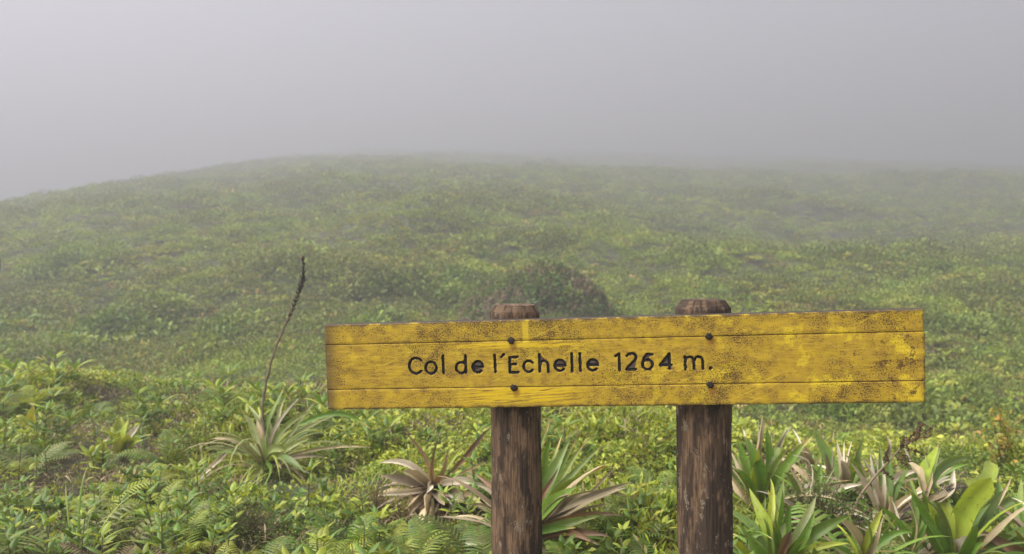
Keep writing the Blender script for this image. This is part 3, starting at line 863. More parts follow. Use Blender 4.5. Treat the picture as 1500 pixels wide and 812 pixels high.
# big rosette on the right
strap_plant('large_bromeliad', 'large bromeliad with broad blunt yellow green leaf and tan dead leaves', 'bromeliad', (1395, 790), 2.15, [
    (1393, 792, 1451, 690, 37, 5, -.05, 'yg', 'blunt'), (1410, 780, 1470, 710, 28, 5, .1, 'blue', 'strap'), (1418, 712, 1452, 674, 23, 4, .2, 'yg', 'blunt'),
    (1385, 770, 1368, 702, 20, 1, .05, 'yg', 'strap'), (1395, 770, 1395, 700, 22, 1, .08, 'green', 'strap'), (1360, 725, 1368, 645, 21, 1, .25, 'yg', 'strap'),
    (1352, 720, 1335, 672, 14, 3, .2, 'tan', 'strap'), (1362, 725, 1411, 665, 19, 4, .25, 'blue', 'strap'), (1372, 735, 1402, 682, 19, 2, .1, 'white', 'spear'),
    (1352, 735, 1361, 685, 12, 2, .1, 'tan', 'spear'), (1355, 735, 1415, 710, 12, 4, .12, 'tan', 'strap'), (1378, 780, 1346, 712, 24, 3, .0, 'green', 'strap'),
    (1385, 785, 1362, 725, 20, 2, -.03, 'yg', 'strap'), (1400, 775, 1412, 702, 24, 2, .05, 'green', 'strap'), (1405, 775, 1450, 715, 24, 4, .12, 'blue', 'strap'),
    (1370, 790, 1348, 745, 16, 3, -.05, 'green', 'strap'), (1340, 770, 1330, 700, 16, 2, .1, 'blue', 'strap'), (1395, 800, 1445, 790, 16, 6, -.1, 'green', 'strap')],
    extra=(18, 0.24, 0.034, ('green', 'yg', 'blue', 'tan', 'gt'), (5, 75), 50))
strap_plant('bromeliad', 'bromeliad with rust-streaked yellow leaf and bleached curled leaf at slope edge', 'bromeliad', (1528, 800), 1.95, [
    (1525, 790, 1420, 800, 36, 10, -.05, 'gr', 'strap'), (1528, 780, 1452, 734, 19, 6, .1, 'dgrey', 'strap'), (1525, 785, 1412, 760, 18, 6, .0, 'rust', 'strap'),
    (1525, 785, 1425, 782, 22, 8, .05, 'blue', 'strap'), (1520, 760, 1474, 712, 12, 2, .2, 'blue', 'strap'), (1520, 760, 1490, 690, 16, 2, .3, 'blue', 'strap'),
    (1515, 755, 1484, 728, 9, 1, .15, 'white', 'spear'), (1400, 812, 1446, 778, 10, 5, -.08, 'white', 'spear'), (1398, 812, 1428, 796, 26, 10, -.06, 'white', 'blunt'),
    (1520, 760, 1468, 700, 14, 3, .2, 'green', 'strap'), (1525, 800, 1440, 815, 20, 6, -.1, 'green', 'strap')],
    extra=(8, 0.2, 0.035, ('green', 'blue', 'gr'), (20, 70), 45))
# low tangled plants that fill the bed between the larger ones
for (bx, by), lab, kinds in (((1330, 775), 'low tangled bromeliad with curled straw leaves under the dark dead frond', ('tan', 'white', 'green', 'gt')),
        ((1262, 785), 'low tangled bromeliad with drooping leaves below the brown seed stalk', ('green', 'gt', 'tan', 'yg')),
        ((1182, 720), 'low half-dead bromeliad between the upright rosette and the mossy shrub', ('white', 'tan', 'blue', 'green')),
        ((1442, 735), 'low bromeliad with grey green leaves behind the broad blunt leaf', ('blue', 'green', 'tan', 'gt')),
        ((1275, 700), 'low bromeliad of bleached leaves behind the crossing dead leaves', ('white', 'tan', 'green', 'blue')),
        ((1345, 690), 'low bromeliad with pale tips behind the brown seed husks', ('green', 'white', 'blue', 'gt'))):
    tips = [(bx + 62 * math.cos(q) * (1 + .3 * math.sin(q * 7)), by - 42 * math.sin(q) - 6) for q in np.linspace(0.15, 3.0, 9)]
    strap_plant('low_bromeliad', lab, 'bromeliad', (bx, by), 2.4,
        [(bx, by, tx, ty, 13, 6, 0.08 * math.sin(i * 3), kinds[i % 4], 'spear' if i % 3 else 'strap') for i, (tx, ty) in enumerate(tips)],
        extra=(14, 0.17, 0.02, kinds, (-10, 50), 100))
# small pale rosettes on the left
strap_plant('bromeliad', 'small pale yellow green bromeliad rosette among brown litter', 'bromeliad', (180, 662), 3.2, [
    (178, 662, 164, 622, 15, 1, .1, 'yg', 'strap'), (180, 662, 174, 606, 19, 1, .05, 'yg', 'strap'), (184, 662, 190, 614, 19, 1, .0, 'yg', 'strap'),
    (186, 662, 204, 619, 14, 2, .0, 'white', 'ovate'), (184, 664, 210, 640, 14, 3, -.05, 'yg', 'strap'), (176, 664, 158, 632, 15, 2, -.03, 'yg', 'strap'),
    (178, 664, 172, 628, 22, 0, -.08, 'yg', 'strap'), (182, 664, 190, 632, 20, 0, -.08, 'yg', 'strap'), (188, 664, 222, 634, 10, 5, .05, 'gt', 'strap')])
strap_plant('bromeliad', 'tiny pale bromeliad with white tip left of a larger pale rosette', 'bromeliad', (150, 672), 3.1, [
    (150, 672, 143, 638, 14, 1, .0, 'yg', 'strap'), (150, 672, 156, 646, 12, 1, .0, 'yg', 'strap'), (152, 672, 162, 632, 8, 1, .05, 'white', 'spear'),
    (148, 672, 118, 652, 9, 4, -.05, 'yg', 'strap'), (150, 674, 132, 668, 9, 3, -.1, 'yg', 'strap'), (152, 674, 168, 660, 10, 2, -.08, 'gt', 'strap')])
strap_plant('yellowing_plant', 'plant with broad yellow dying leaves on the far left bank', 'plant', (46, 628), 3.5, [
    (46, 628, 50, 592, 21, 1, -.05, 'yellow', 'ovate'), (44, 628, 22, 606, 13, 3, .0, 'yg', 'ovate'),
    (46, 628, 66, 612, 12, 3, .0, 'green', 'ovate'), (44, 630, 18, 630, 12, 4, -.05, 'green', 'ovate')])
# rosettes glimpsed under the board
for bx, by, dd in ((872, 632, 4.6), (905, 636, 4.4)):
    strap_plant('bromeliad', 'small bright green rosette growing between the two sign posts', 'bromeliad', (bx, by), dd, [
        (bx, by, bx - 26, by - 14, 6, 4, .1, 'green', 'strap'), (bx, by, bx - 14, by - 24, 7, 3, .1, 'yg', 'strap'), (bx, by, bx - 2, by - 27, 7, 0, .1, 'yg', 'strap'),
        (bx, by, bx + 12, by - 25, 7, 2, .1, 'green', 'strap'), (bx, by, bx + 25, by - 15, 6, 4, .0, 'yg', 'strap'), (bx, by, bx + 18, by + 2, 6, 5, -.1, 'green', 'strap'),
        (bx, by, bx - 20, by + 1, 6, 5, -.1, 'green', 'strap'), (bx, by, bx + 4, by - 12, 8, 2, -.15, 'yg', 'strap'), (bx, by, bx - 8, by - 14, 8, 2, -.15, 'yg', 'strap')],
        group='small rosettes seen between the posts')

# grey-green rosette with the tall dry flower stalk
o, root = strap_plant('flowering_bromeliad', 'grey green narrow-leaved bromeliad with tall dry curved flower stalk', 'bromeliad', (390, 652), 2.85, [
    (385, 650, 352, 598, 15, 5, .1, 'grey', 'strap'), (388, 645, 366, 585, 11, 3, .15, 'grey', 'strap'), (398, 645, 411, 556, 11, 1, .1, 'blue', 'strap'),
    (400, 642, 424, 572, 10, 3, .15, 'grey', 'strap'), (402, 645, 452, 594, 11, 4, .05, 'grey', 'strap'), (405, 645, 470, 586, 9, 5, .1, 'grey', 'strap'),
    (405, 648, 490, 600, 10, 9, .05, 'grey', 'strap'), (440, 622, 548, 627, 9, 13, .0, 'gt', 'strap'), (405, 650, 505, 612, 9, 10, .1, 'blue', 'strap'),
    (400, 650, 455, 640, 13, 9, -.05, 'grey', 'strap'), (400, 655, 448, 688, 17, 9, -.2, 'blue', 'strap'), (395, 630, 415, 655, 14, 5, -.1, 'grey', 'blunt'),
    (400, 655, 415, 682, 9, 4, -.2, 'tan', 'strap'), (385, 640, 382, 700, 14, -6, -.3, 'grey', 'strap'), (384, 645, 397, 720, 8, -5, -.35, 'gt', 'strap'),
    (375, 632, 320, 672, 9, 6, -.1, 'yg', 'strap'), (330, 665, 293, 706, 8, 4, -.2, 'white', 'strap'), (375, 650, 320, 638, 12, 8, .0, 'grey', 'strap'),
    (375, 652, 300, 655, 11, 9, -.1, 'grey', 'strap'), (372, 655, 334, 715, 9, 13, -.3, 'grey', 'strap'), (370, 650, 312, 642, 9, 7, .1, 'tan', 'strap'),
    (405, 630, 440, 575, 7, 9, .1, 'white', 'strap'), (400, 650, 480, 660, 8, 7, -.1, 'dgrey', 'strap'), (395, 640, 375, 605, 9, 2, .1, 'tan', 'strap'),
    (405, 655, 545, 652, 6, 8, .0, 'tan', 'strap'), (390, 645, 392, 600, 12, 2, .12, 'grey', 'strap')],
    extra=(36, 0.34, 0.0125, ('grey', 'grey', 'tan', 'blue', 'yg', 'grey'), (-5, 60), 130))
d_st = o['d']
stalk = spline([P(390, 650, d_st), P(384, 612, d_st), P(388, 570, d_st), P(402, 515, d_st), P(426, 458, d_st), P(440, 420, d_st), P(444.5, 395, d_st), P(443, 376, d_st)], 46)
mb = MB()
colS = np.array([0.20, 0.14, 0.09])
tube(mb, stalk, 0.0062, 0.0026, 8, (0.30, 0.22, 0.15), (0.04, 0.028, 0.02), 0.25, 3)
st_o = mb.build('flower_stalk', M_STALK, o, offset=root)
mb = MB()                                               # papery bracts wrapped round the stem
for i in range(3, 30):
    p = stalk[i]; T = stalk[i + 1] - stalk[i - 1]; T /= np.linalg.norm(T)
    a = i * 2.1
    sd_ = np.array([math.cos(a), math.sin(a) * 0.8, 0.0])
    strip(mb, np.array([p + sd_ * 0.004, p + sd_ * 0.008 + T * 0.018, p + sd_ * 0.009 + T * 0.04]), 0.010, np.cross(T, sd_), kind_cols('tan' if i % 3 else 'brown', 3, -0.15), 0.5, 'spear')
mb.build('bract', M_DRY, st_o, offset=root)
for i in range(24, 45):                                 # blackened dry flowers
    mb = MB()
    nfl = 5 if 26 < i < 36 else 2
    for q in range(nfl):
        a = i * 1.7 + q * 2.4
        T = stalk[min(i + 1, 45)] - stalk[i - 1]; T /= np.linalg.norm(T)
        sd_ = np.array([math.cos(a), math.sin(a), 0.15])
        l_ = random.uniform(0.007, 0.017) * (1.0 if i < 37 else 0.6)
        tube(mb, [stalk[i], stalk[i] + sd_ * l_ * 0.6 + T * l_ * 0.4, stalk[i] + sd_ * l_ + T * l_ * 1.1], 0.0042, 0.0016, 5, (0.022, 0.016, 0.012), (0.035, 0.025, 0.018))
    mb.build('dry_flower', M_STALK, st_o, offset=root)
# a second stalk whose tip just enters at the picture's edge
o, root = strap_plant('flowering_bromeliad', 'bromeliad with short thick dark seed spike at the left bank', 'bromeliad', (-70, 640), 3.0, [
    (-70, 640, -110, 590, 10, 4, .1, 'grey', 'strap'), (-70, 640, -40, 590, 10, 4, .1, 'grey', 'strap'), (-70, 640, -20, 625, 10, 7, -.1, 'grey', 'strap'),
    (-70, 640, -120, 640, 10, 7, -.1, 'grey', 'strap'), (-70, 640, -75, 575, 10, 2, .1, 'blue', 'strap')], extra=(10, 0.24, 0.022, ('grey', 'tan', 'blue'), (0, 60), 60))
d_st = o['d']
mb = MB()
tube(mb, spline([P(-70, 640, d_st), P(-66, 560, d_st), P(-42, 480, d_st), P(-12, 410, d_st), P(-4, 370, d_st)], 30), 0.006, 0.004, 8, (0.16, 0.10, 0.07), (0.05, 0.035, 0.025), 0.2)
st_o = mb.build('flower_stalk', M_STALK, o, offset=root)
mb = MB()
tube(mb, spline([P(-10, 409, d_st), P(-4, 400, d_st), P(-2.5, 385, d_st), P(-5, 366, d_st)], 12), 0.011, 0.006, 9, (0.03, 0.022, 0.015), None, 0.3)
mb.build('seed_spike', M_STALK, st_o, offset=root)

# ------------------------------------------------------------------ dry seed stalks on the right
def stalk_thing(name, label, cat, pts, r0, r1, col0, col1):
    b = pts[0]; T = pts[0] - pts[1]; T /= np.linalg.norm(T)
    root = b + T * 0.09 - Z * 0.05                       # the stem goes on leaning down to the soil
    root = np.array([root[0], root[1], gz(root[0], root[1])])
    o = thing(name, label, cat, root)
    pts = np.concatenate([[root - Z * 0.02], pts])
    line = spline(pts, 34)
    mb = MB(); tube(mb, line, r0, r1, 7, col0, col1, 0.15)
    mb.build('stem', M_STALK, o, offset=root)
    return o, root, line
ds = on_ground(1254, 738, 0.14)[1]
o, root, line = stalk_thing('seed_stalk', 'brown branched seed stalk with clustered husks leaning over bromeliads', 'seed stalk',
    np.array([P(1254, 738, ds), P(1276, 705, ds), P(1302, 676, ds), P(1322, 655, ds), P(1345, 640, ds)]), 0.0044, 0.002, (0.30, 0.22, 0.14), (0.12, 0.07, 0.045))
for (sx_, sy_, ex, ey) in ((1322, 655, 1366, 628), (1330, 648, 1362, 640), (1322, 655, 1357, 670), (1318, 660, 1326, 640), (1310, 668, 1332, 688), (1290, 688, 1306, 702), (1300, 680, 1298, 670), (1340, 640, 1352, 622), (1315, 662, 1334, 678), (1326, 652, 1345, 632)):
    a, b = P(sx_, sy_, ds), P(ex, ey, ds + random.uniform(-.04, .04))
    ln = bez(a, (a + b) / 2 + Z * 0.008, b, 12)
    mb = MB(); tube(mb, ln, 0.0018, 0.001, 5, (0.10, 0.055, 0.035))
    br = mb.build('branch', M_STALK, o, offset=root)
    mb = MB()
    for i in range(2, 12):
        for q in range(3):
            dv = np.array([random.gauss(0, 1), random.gauss(0, 1), random.gauss(0, 1)]); dv /= np.linalg.norm(dv)
            strip(mb, np.array([ln[i], ln[i] + dv * 0.006, ln[i] + dv * 0.012]), 0.0068, np.cross(dv, (0.3, 0.5, 0.8)), np.tile(np.array([0.15, 0.08, 0.045]) * random.uniform(0.6, 1.7), (3, 1)), 0.8, 'ovate')
    mb.build('husk_cluster', M_DRY, br, offset=root)
ds = on_ground(1318, 762, 0.17)[1]
o, root, line = stalk_thing('dead_fern', 'thin dark dead fern frond with dangling curled strands', 'fern',
    np.array([P(1318, 762, ds), P(1340, 742, ds), P(1368, 724, ds), P(1395, 716, ds), P(1418, 714, ds)]), 0.0028, 0.0011, (0.06, 0.045, 0.04), (0.035, 0.028, 0.026))
for i in range(8, 33):
    for sg in (-1, 1):
        if random.random() < 0.15: continue
        l_ = 0.05 * math.sin((i - 6) / 28 * math.pi) + 0.012
        a = line[i]
        if sg > 0: m1, e_ = a + np.array([0.3 * l_, 0.1 * l_, 0.45 * l_]), a + np.array([0.62 * l_, 0.05, 0.05 * l_])
        else: m1, e_ = a + np.array([0.45 * l_, -0.2 * l_, -0.3 * l_]), a + np.array([0.75 * l_, -0.3 * l_, -l_ * 1.05])
        mb = MB(); tube(mb, bez(a, m1, e_, 7), 0.0014, 0.0006, 5, (0.045, 0.035, 0.035))
        mb.build('strand', M_STALK, o, offset=root)

# ------------------------------------------------------------------ ferns
def frond_mesh(L, pairs, pl, pw, kind, el, droop, seed, curl=0.5, shape='spear', gap=0.12):
    rs = random.Random(seed)
    mb = MB()
    n = 26
    pts = arch_path(0, el, L, droop, n, (0, 0, 0), rs.uniform(-0.5, 0.5))
    dead = kind in ('tan', 'brown', 'white', 'dgrey')
    c0 = np.array([0.16, 0.11, 0.06]) if dead else np.array([0.13, 0.12, 0.05])
    tube(mb, pts, 0.0019, 0.0006, 5, c0)
    T = np.gradient(pts, axis=0); T /= np.linalg.norm(T, axis=1)[:, None]
    for i in range(pairs):
        t_ = gap + (1 - gap) * (i + 0.5) / pairs
        k = t_ * (n - 1); i0 = int(k); u = k - i0
        p = pts[i0] * (1 - u) + pts[min(i0 + 1, n - 1)] * u
        tg = T[i0]
        sdv = np.cross(tg, Z); sdv /= np.linalg.norm(sdv) + 1e-9
        up = np.cross(sdv, tg)
        ll = pl * math.sin(min(1, t_ * 0.92 + 0.16) * math.pi) ** 0.8 * rs.uniform(0.85, 1.1)
        for sg in (-1, 1):
            dv = sdv * sg * 0.92 + tg * 0.38
            q = np.array([p, p + dv * ll * 0.5 + up * ll * 0.06, p + dv * ll * 0.85 - up * ll * curl * 0.22, p + dv * ll - up * ll * curl * 0.45])
            strip(mb, q, pw, tg * sg, kind_cols(kind, 4, rs.uniform(-0.18, 0.18)), 0.25, shape)
    return mb.mesh('frond', M_DRY if dead else M_LEAF)

FR = {}
for kd in ('green', 'yg', 'deep', 'tan', 'grey'):
    FR[kd] = [frond_mesh(0.24, 20, 0.062, 0.0080, kd, R(62), R(95), 100 + i, 0.5) for i in range(2)] + \
             [frond_mesh(0.20, 15, 0.055, 0.0088, kd, R(52), R(80), 120 + i, 0.8) for i in range(2)]
FR['broad'] = [frond_mesh(0.25, 12, 0.080, 0.0125, 'green', R(48), R(70), 140 + i, 0.7, 'blunt' if i else 'spear') for i in range(2)]
FR['broadgrey'] = [frond_mesh(0.23, 11, 0.07, 0.0115, 'grey', R(48), R(75), 150 + i, 0.9) for i in range(2)]

def fern(label, pos, kind, n, scale, azs=None, group=None, cat='fern', name='fern', tilt=1.0):
    o = thing(name, label, cat, pos, group)
    a0 = random.uniform(0, 6.28)
    for i in range(n):
        az = azs[i % len(azs)] if azs else a0 + i * 2.4 + random.uniform(-0.3, 0.3)
        f = link('frond', random.choice(FR[kind]), o)
        s_ = scale * 1.15 * random.uniform(0.8, 1.15)
        f.scale = (s_, s_, s_)
        f.rotation_euler = (random.uniform(-0.25, 0.25), random.uniform(-0.2, 0.25) * tilt, az)
    return o

LANDMARKS = [(on_ground(x, y, .1), w_) for x, y, w_ in (
    (600, 700, 'beside the collapsed dry bromeliad'), (830, 720, 'beside the half-dry bromeliad behind a post'), (390, 660, 'below the tall dry flower stalk'),
    (180, 660, 'round the pale yellow rosette'), (46, 625, 'beside the broad yellow leaves'), (160, 800, 'beside the dead tan fern'), (375, 755, 'round the heathery shrub'),
    (300, 620, 'round the fine-leaved round shrub'), (1205, 715, 'round the dark mossy shrub'), (1140, 795, 'round the fresh green rosette'), (1395, 790, 'beside the large blunt-leaved bromeliad'),
    (1300, 725, 'under the brown seed stalk'), (1470, 670, 'near the yellow orange shrub'), (960, 780, 'between the feet of the posts'), (890, 640, 'under the board between the posts'),
    (548, 725, 'round the brownish mossy shrub'), (660, 625, 'under the board behind the dry bromeliad'), (60, 560, 'near the yellow arching fern'), (200, 550, 'along the bank edge above the pale rosette'), (330, 560, 'along the bank edge behind the flower stalk'), (60, 720, 'in the brown litter'), (70, 790, 'among the flat grey ferns'))]
def where(pos):
    return min(LANDMARKS, key=lambda q_: (q_[0][0] - pos[0]) ** 2 + (q_[0][1] - pos[1]) ** 2)[1]

fern('yellow and brown arching fern at the far left of the bank', on_ground(42, 545, 0.25), 'yg', 7, 1.05, None)
fern('pale fern with upright frond beside a yellow leaf', on_ground(42, 650), 'grey', 5, 1.15)
fern('yellowing fern with brown midrib growing in brown litter', on_ground(140, 715), 'yg', 5, 1.05, [1.4, 2.2, 0.7, 3.3, 5.0])
fern('dead tan fern with curled bare pinnae near tall grass blades', on_ground(160, 806, 0.1), 'tan', 5, 0.95, [0.6, 1.6, 2.6, 3.6, 0.1])
fern('dark green fern tucked against a dead tan bromeliad', on_ground(695, 770), 'deep', 6, 0.95)
fern('dark fern under dry leaves between the two sign posts', on_ground(905, 750), 'deep', 7, 1.0)
fern('broad pinnate fern below a fresh green bromeliad rosette', on_ground(1225, 800, 0.1), 'broad', 7, 0.95)
fern('curled dark fern between a post and an upright bromeliad', on_ground(1085, 690), 'deep', 6, 0.85)
fern('grey green fern with wide drooping leaflets by a pale rosette', on_ground(185, 745), 'broadgrey', 5, 0.9)
for q in ((10, 800), (60, 790), (100, 770)):
    fern('long flat fern with grey green leaflets on the lower bank', on_ground(*q, 0.1), 'broadgrey', 6, 1.0, None, 'flat ferns on the lower bank')
for q in ((270, 770), (330, 800), (300, 745), (390, 800), (640, 785), (680, 808), (720, 800), (600, 800), (840, 800), (870, 790), (960, 720), (940, 800),
          (230, 720), (205, 690), (30, 700), (70, 640), (480, 800), (520, 770), (1265, 810), (1190, 812), (1310, 812), (560, 800), (735, 700), (975, 690), (250, 650), (130, 590), (20, 585), (330, 570), (230, 560)):
    fern('fresh green arching fern ' + where(on_ground(*q, 0.12)), on_ground(*q, 0.12), random.choice(('green', 'green', 'yg', 'green')), random.randint(4, 7), random.uniform(0.65, 1.0), None, 'small green ferns scattered over the bank')

# ------------------------------------------------------------------ leafy plants: stem and single leaves
def leaf_mesh(L, W, kind, shape, droop, fold, seed):
    mb = MB()
    n = 8
    pts = arch_path(0, 0, L, droop, n)
    strip(mb, pts, W, (0, 1, 0), kind_cols(kind, n, 0.1 * math.sin(seed * 5.1)), fold, shape, 0.12, seed, five=True)
    return mb.mesh('leaf', M_LEAF)
LEAF_SETS = {}
for kd, base in (('bright', 'yg'), ('mid', 'green'), ('dark', 'deep')):
    LEAF_SETS[kd] = [leaf_mesh(0.062, 0.021, base, 'ovate', R(45), 0.35, 1), leaf_mesh(0.052, 0.020, base, 'ovate', R(65), 0.3, 2),
                     leaf_mesh(0.072, 0.019, 'green' if kd == 'bright' else base, 'lance', R(35), 0.4, 3)]
LEAF_SETS['long'] = [leaf_mesh(0.13, 0.03, 'green', 'lance', R(55), 0.35, 4), leaf_mesh(0.15, 0.032, 'yg', 'lance', R(70), 0.35, 5), leaf_mesh(0.12, 0.034, 'green', 'ovate', R(45), 0.35, 6)]

def leafy(name, label, kind, h, nodes, per, seed, spread=1.0, branches=1):
    """prototype at the origin"""
    rs = random.Random(seed)
    o = thing(name, label, 'plant', (0, 0, 0))
    for b in range(branches):
        az = b * 6.28 / branches + rs.uniform(0, 1)
        tilt = 0.05 if branches == 1 else rs.uniform(0.2, 0.45)
        hh = h * (1 if b == 0 else rs.uniform(0.7, 0.95))
        pts = arch_path(az, math.pi / 2 - tilt, hh, rs.uniform(-0.3, 0.4), 10, (0, 0, -0.02))
        mb = MB(); tube(mb, pts, 0.0026, 0.0013, 5, (0.10, 0.065, 0.04), (0.12, 0.13, 0.05))
        mb.build('stem', M_STALK, o)
        for i in range(nodes):
            t_ = 0.18 + 0.82 * i / max(1, nodes - 1)
            p = pts[int(t_ * 9)]
            top = i / max(1, nodes - 1)
            a0 = i * 1.57 + rs.uniform(-0.3, 0.3)
            for k in range(per if i < nodes - 1 else per + 2):
                a = a0 + k * 6.28 / (per if i < nodes - 1 else per + 2)
                lf = link('leaf', rs.choice(LEAF_SETS[kind]), o)
                lf.location = p
                s_ = spread * rs.uniform(0.75, 1.1) * (1.05 - 0.25 * top)
                lf.scale = (s_, s_, s_)
                lf.rotation_euler = (rs.uniform(-0.2, 0.2), -R(rs.uniform(5, 30) + 28 * top), a)
    return o

def scatter(protos, spots, group, smin=0.8, smax=1.2):
    pr_lab = [p_['label'] for p_ in protos]
    for i, (pos, lab) in enumerate(spots):
        pr = protos[i % len(protos)]
        o = pr if i < len(protos) else copy_tree(pr)
        o.location = tuple(float(q) for q in pos)
        s_ = random.uniform(smin, smax)
        o.scale = (s_, s_, s_)
        o.rotation_euler = (random.uniform(-0.12, 0.12), random.uniform(-0.12, 0.12), random.uniform(0, 6.28))
        o['label'] = pr_lab[i % len(protos)] + ' ' + where(pos)
        o['group'] = group

HEROES = []      # pixels already used by the set plants, kept free of scattered ones
BLOCK = [(100, 685, 65, 45), (620, 745, 75, 55), (390, 700, 90, 45), (600, 690, 70, 75), (850, 715, 95, 90), (1130, 650, 60, 60), (1150, 760, 85, 55), (1395, 740, 80, 75), (1235, 660, 45, 40), (395, 640, 105, 85), (180, 640, 40, 40), (1310, 690, 60, 70), (1470, 760, 60, 60)]
def free(px, py, k=1.0):
    return all(((px - a) / (c * k)) ** 2 + ((py - b) / (d * k)) ** 2 > 1 for a, b, c, d in BLOCK)
def near_spots(n, x0, x1, y0, y1, lift, k=0.8):
    out = []
    while len(out) < n:
        px, py = random.uniform(x0, x1), random.uniform(y0, y1)
        if not free(px, py, k): continue
        pos = on_ground(px, py, lift)
        if pos[1] < 1.78: continue
        out.append((pos, None))
    return out
LB = 'low bright yellow green leafy plant'
LM = 'low mid green glossy leafy plant'
LD = 'low dark green leafy plant'
LL = 'plant with long lance-shaped green leaves'
pb = [leafy('leafy_plant', LB, 'bright', 0.18, 5, 2, 11), leafy('leafy_plant', LB, 'bright', 0.21, 6, 3, 12, 0.9), leafy('leafy_plant', LB, 'bright', 0.16, 5, 3, 13, 1.1, 2)]
pm = [leafy('leafy_plant', LM, 'mid', 0.17, 5, 3, 21), leafy('leafy_plant', LM, 'mid', 0.20, 6, 2, 22, 1.0, 2), leafy('leafy_plant', LM, 'mid', 0.15, 5, 3, 23, 1.15)]
pk = [leafy('leafy_plant', LD, 'dark', 0.14, 5, 3, 31, 1.2), leafy('leafy_plant', LD, 'dark', 0.15, 5, 2, 32, 1.1, 2)]
plg = [leafy('lance_leaved_plant', LL, 'long', 0.20, 4, 3, 41), leafy('lance_leaved_plant', LL, 'long', 0.24, 4, 3, 42, 1.05, 2), leafy('lance_leaved_plant', LL, 'long', 0.18, 4, 4, 43, 0.9)]
scatter(pb, [(on_ground(x, y, .19), None) for x, y in ((450, 690), (535, 700), (590, 745), (560, 760), (480, 735), (505, 745), (600, 640), (575, 610), (330, 735))] + near_spots(50, -60, 1000, 600, 812, 0.16), 'bright leafed plants over the bank')
scatter(pm, near_spots(36, -60, 1100, 590, 812, 0.15) + near_spots(24, -60, 330, 640, 812, 0.13, 1.3) + near_spots(14, 1060, 1540, 680, 812, 0.13), 'mid green leafy plants over the bank')
scatter(pk, near_spots(24, -40, 1500, 640, 812, 0.10), 'dark leafy plants close to the soil')
scatter(plg, near_spots(42, -80, 470, 515, 600, 0.2, 0.6) + near_spots(12, 470, 1000, 600, 650, 0.15, 0.6), 'lance-leaved plants along the bank top', 0.7, 1.15)

# ------------------------------------------------------------------ fine-leaved bushes and single odd leaves
def bush(name, label, pos, rx, rz_, n, ls, cols, seed):
    rs = np.random.default_rng(seed)
    o = thing(name, label, 'shrub', pos)
    mb = MB(); mt = MB()
    for k in range(int(n / 14)):
        dv = rs.normal(size=3); dv[2] = abs(dv[2]) * 0.9 + 0.2; dv /= np.linalg.norm(dv)
        tip = dv * np.array([rx, rx, rz_]) * rs.uniform(0.75, 1.1)
        tw = bez(np.array([0, 0, -0.02]), tip * np.array([0.35, 0.35, 0.7]), tip, 8)
        tube(mt, tw, 0.0016, 0.0007, 4, (0.10, 0.06, 0.04))
        for q in range(14):
            i = rs.integers(3, 8)
            p = tw[i] + rs.normal(size=3) * 0.006
            ld = rs.normal(size=3); ld[2] += 0.5; ld /= np.linalg.norm(ld)
            c = np.array(cols[rs.integers(len(cols))]) * rs.uniform(0.7, 1.3)
            strip(mb, np.array([p, p + ld * ls * 0.5, p + ld * ls]), ls * 0.55, np.cross(ld, rs.normal(size=3)), np.tile(c, (3, 1)), 0.3, 'ovate')
    mt.build('branching_stem', M_STALK, o)
    tag(mb.build('foliage', M_LEAF, o), kind='stuff')
    return o
bush('round_shrub', 'round bright green fine-leaved shrub beside the grey green bromeliad', on_ground(300, 625, 0.17), 0.09, 0.21, 1000, 0.014, [(0.15, 0.22, 0.035), (0.11, 0.19, 0.03), (0.19, 0.25, 0.04)], 5)
bush('mossy_shrub', 'low dark mossy shrub with tiny leaves among bromeliads', on_ground(1205, 712, 0.19), 0.19, 0.215, 2400, 0.011, [(0.07, 0.11, 0.035), (0.05, 0.085, 0.03), (0.10, 0.14, 0.045)], 6)
bush('mossy_shrub', 'grey green heathery shrub on the bank below the bromeliad stalk', on_ground(375, 760, 0.1), 0.16, 0.13, 1500, 0.009, [(0.10, 0.14, 0.06), (0.13, 0.17, 0.06), (0.07, 0.10, 0.04)], 7)
bush('mossy_shrub', 'brownish moss-covered low shrub left of a dead tan bromeliad', on_ground(548, 725, 0.1), 0.10, 0.13, 900, 0.008, [(0.12, 0.10, 0.03), (0.09, 0.09, 0.03), (0.14, 0.13, 0.04)], 8)
bush('yellowing_shrub', 'yellow orange leaved shrub standing on the slope beyond the bromeliads', on_ground(1470, 668, 0.1), 0.11, 0.30, 260, 0.032, [(0.20, 0.19, 0.05), (0.24, 0.16, 0.06), (0.16, 0.20, 0.05), (0.14, 0.19, 0.04)], 9)

# ------------------------------------------------------------------ grass tufts with long curved blades
def tuft(label, pos, n, L, kinds, group=None, W=0.006):
    o = thing('grass_tuft', label, 'grass', pos, group)
    for i in range(n):
        az = random.uniform(0, 6.28)
        mb = MB()
        pts = arch_path(az, R(random.uniform(50, 85)), L * random.uniform(0.6, 1.15), R(random.uniform(70, 130)), 12, (random.uniform(-.02, .02), random.uniform(-.02, .02), 0), random.uniform(-.5, .5))
        strip(mb, pts, W * random.uniform(0.7, 1.2), (-math.sin(az), math.cos(az), 0), kind_cols(random.choice(kinds), 12, random.uniform(-.1, .1)), 0.5, 'strap')
        mb.build('blade', M_LEAF, o)
    return o
tuft('tuft of long yellow green grass blades arching over a dead fern', on_ground(110, 800, 0.12), 16, 0.34, ('yg', 'yg', 'gt'))
tuft('thin grass tuft beside drooping bromeliad leaves on the bank', on_ground(345, 700, 0.12), 12, 0.26, ('yg', 'gt', 'yg'))
for q in ((450, 800), (600, 775), (930, 770), (300, 690), (220, 800), (1290, 800), (1350, 812), (40, 740), (960, 640), (545, 690), (1240, 760), (70, 600)):
    tuft('small tuft of thin green grass ' + where(on_ground(*q, 0.1)), on_ground(*q, 0.1), 10, 0.17, ('green', 'yg', 'green'), 'small grass tufts in the cover', 0.0045)

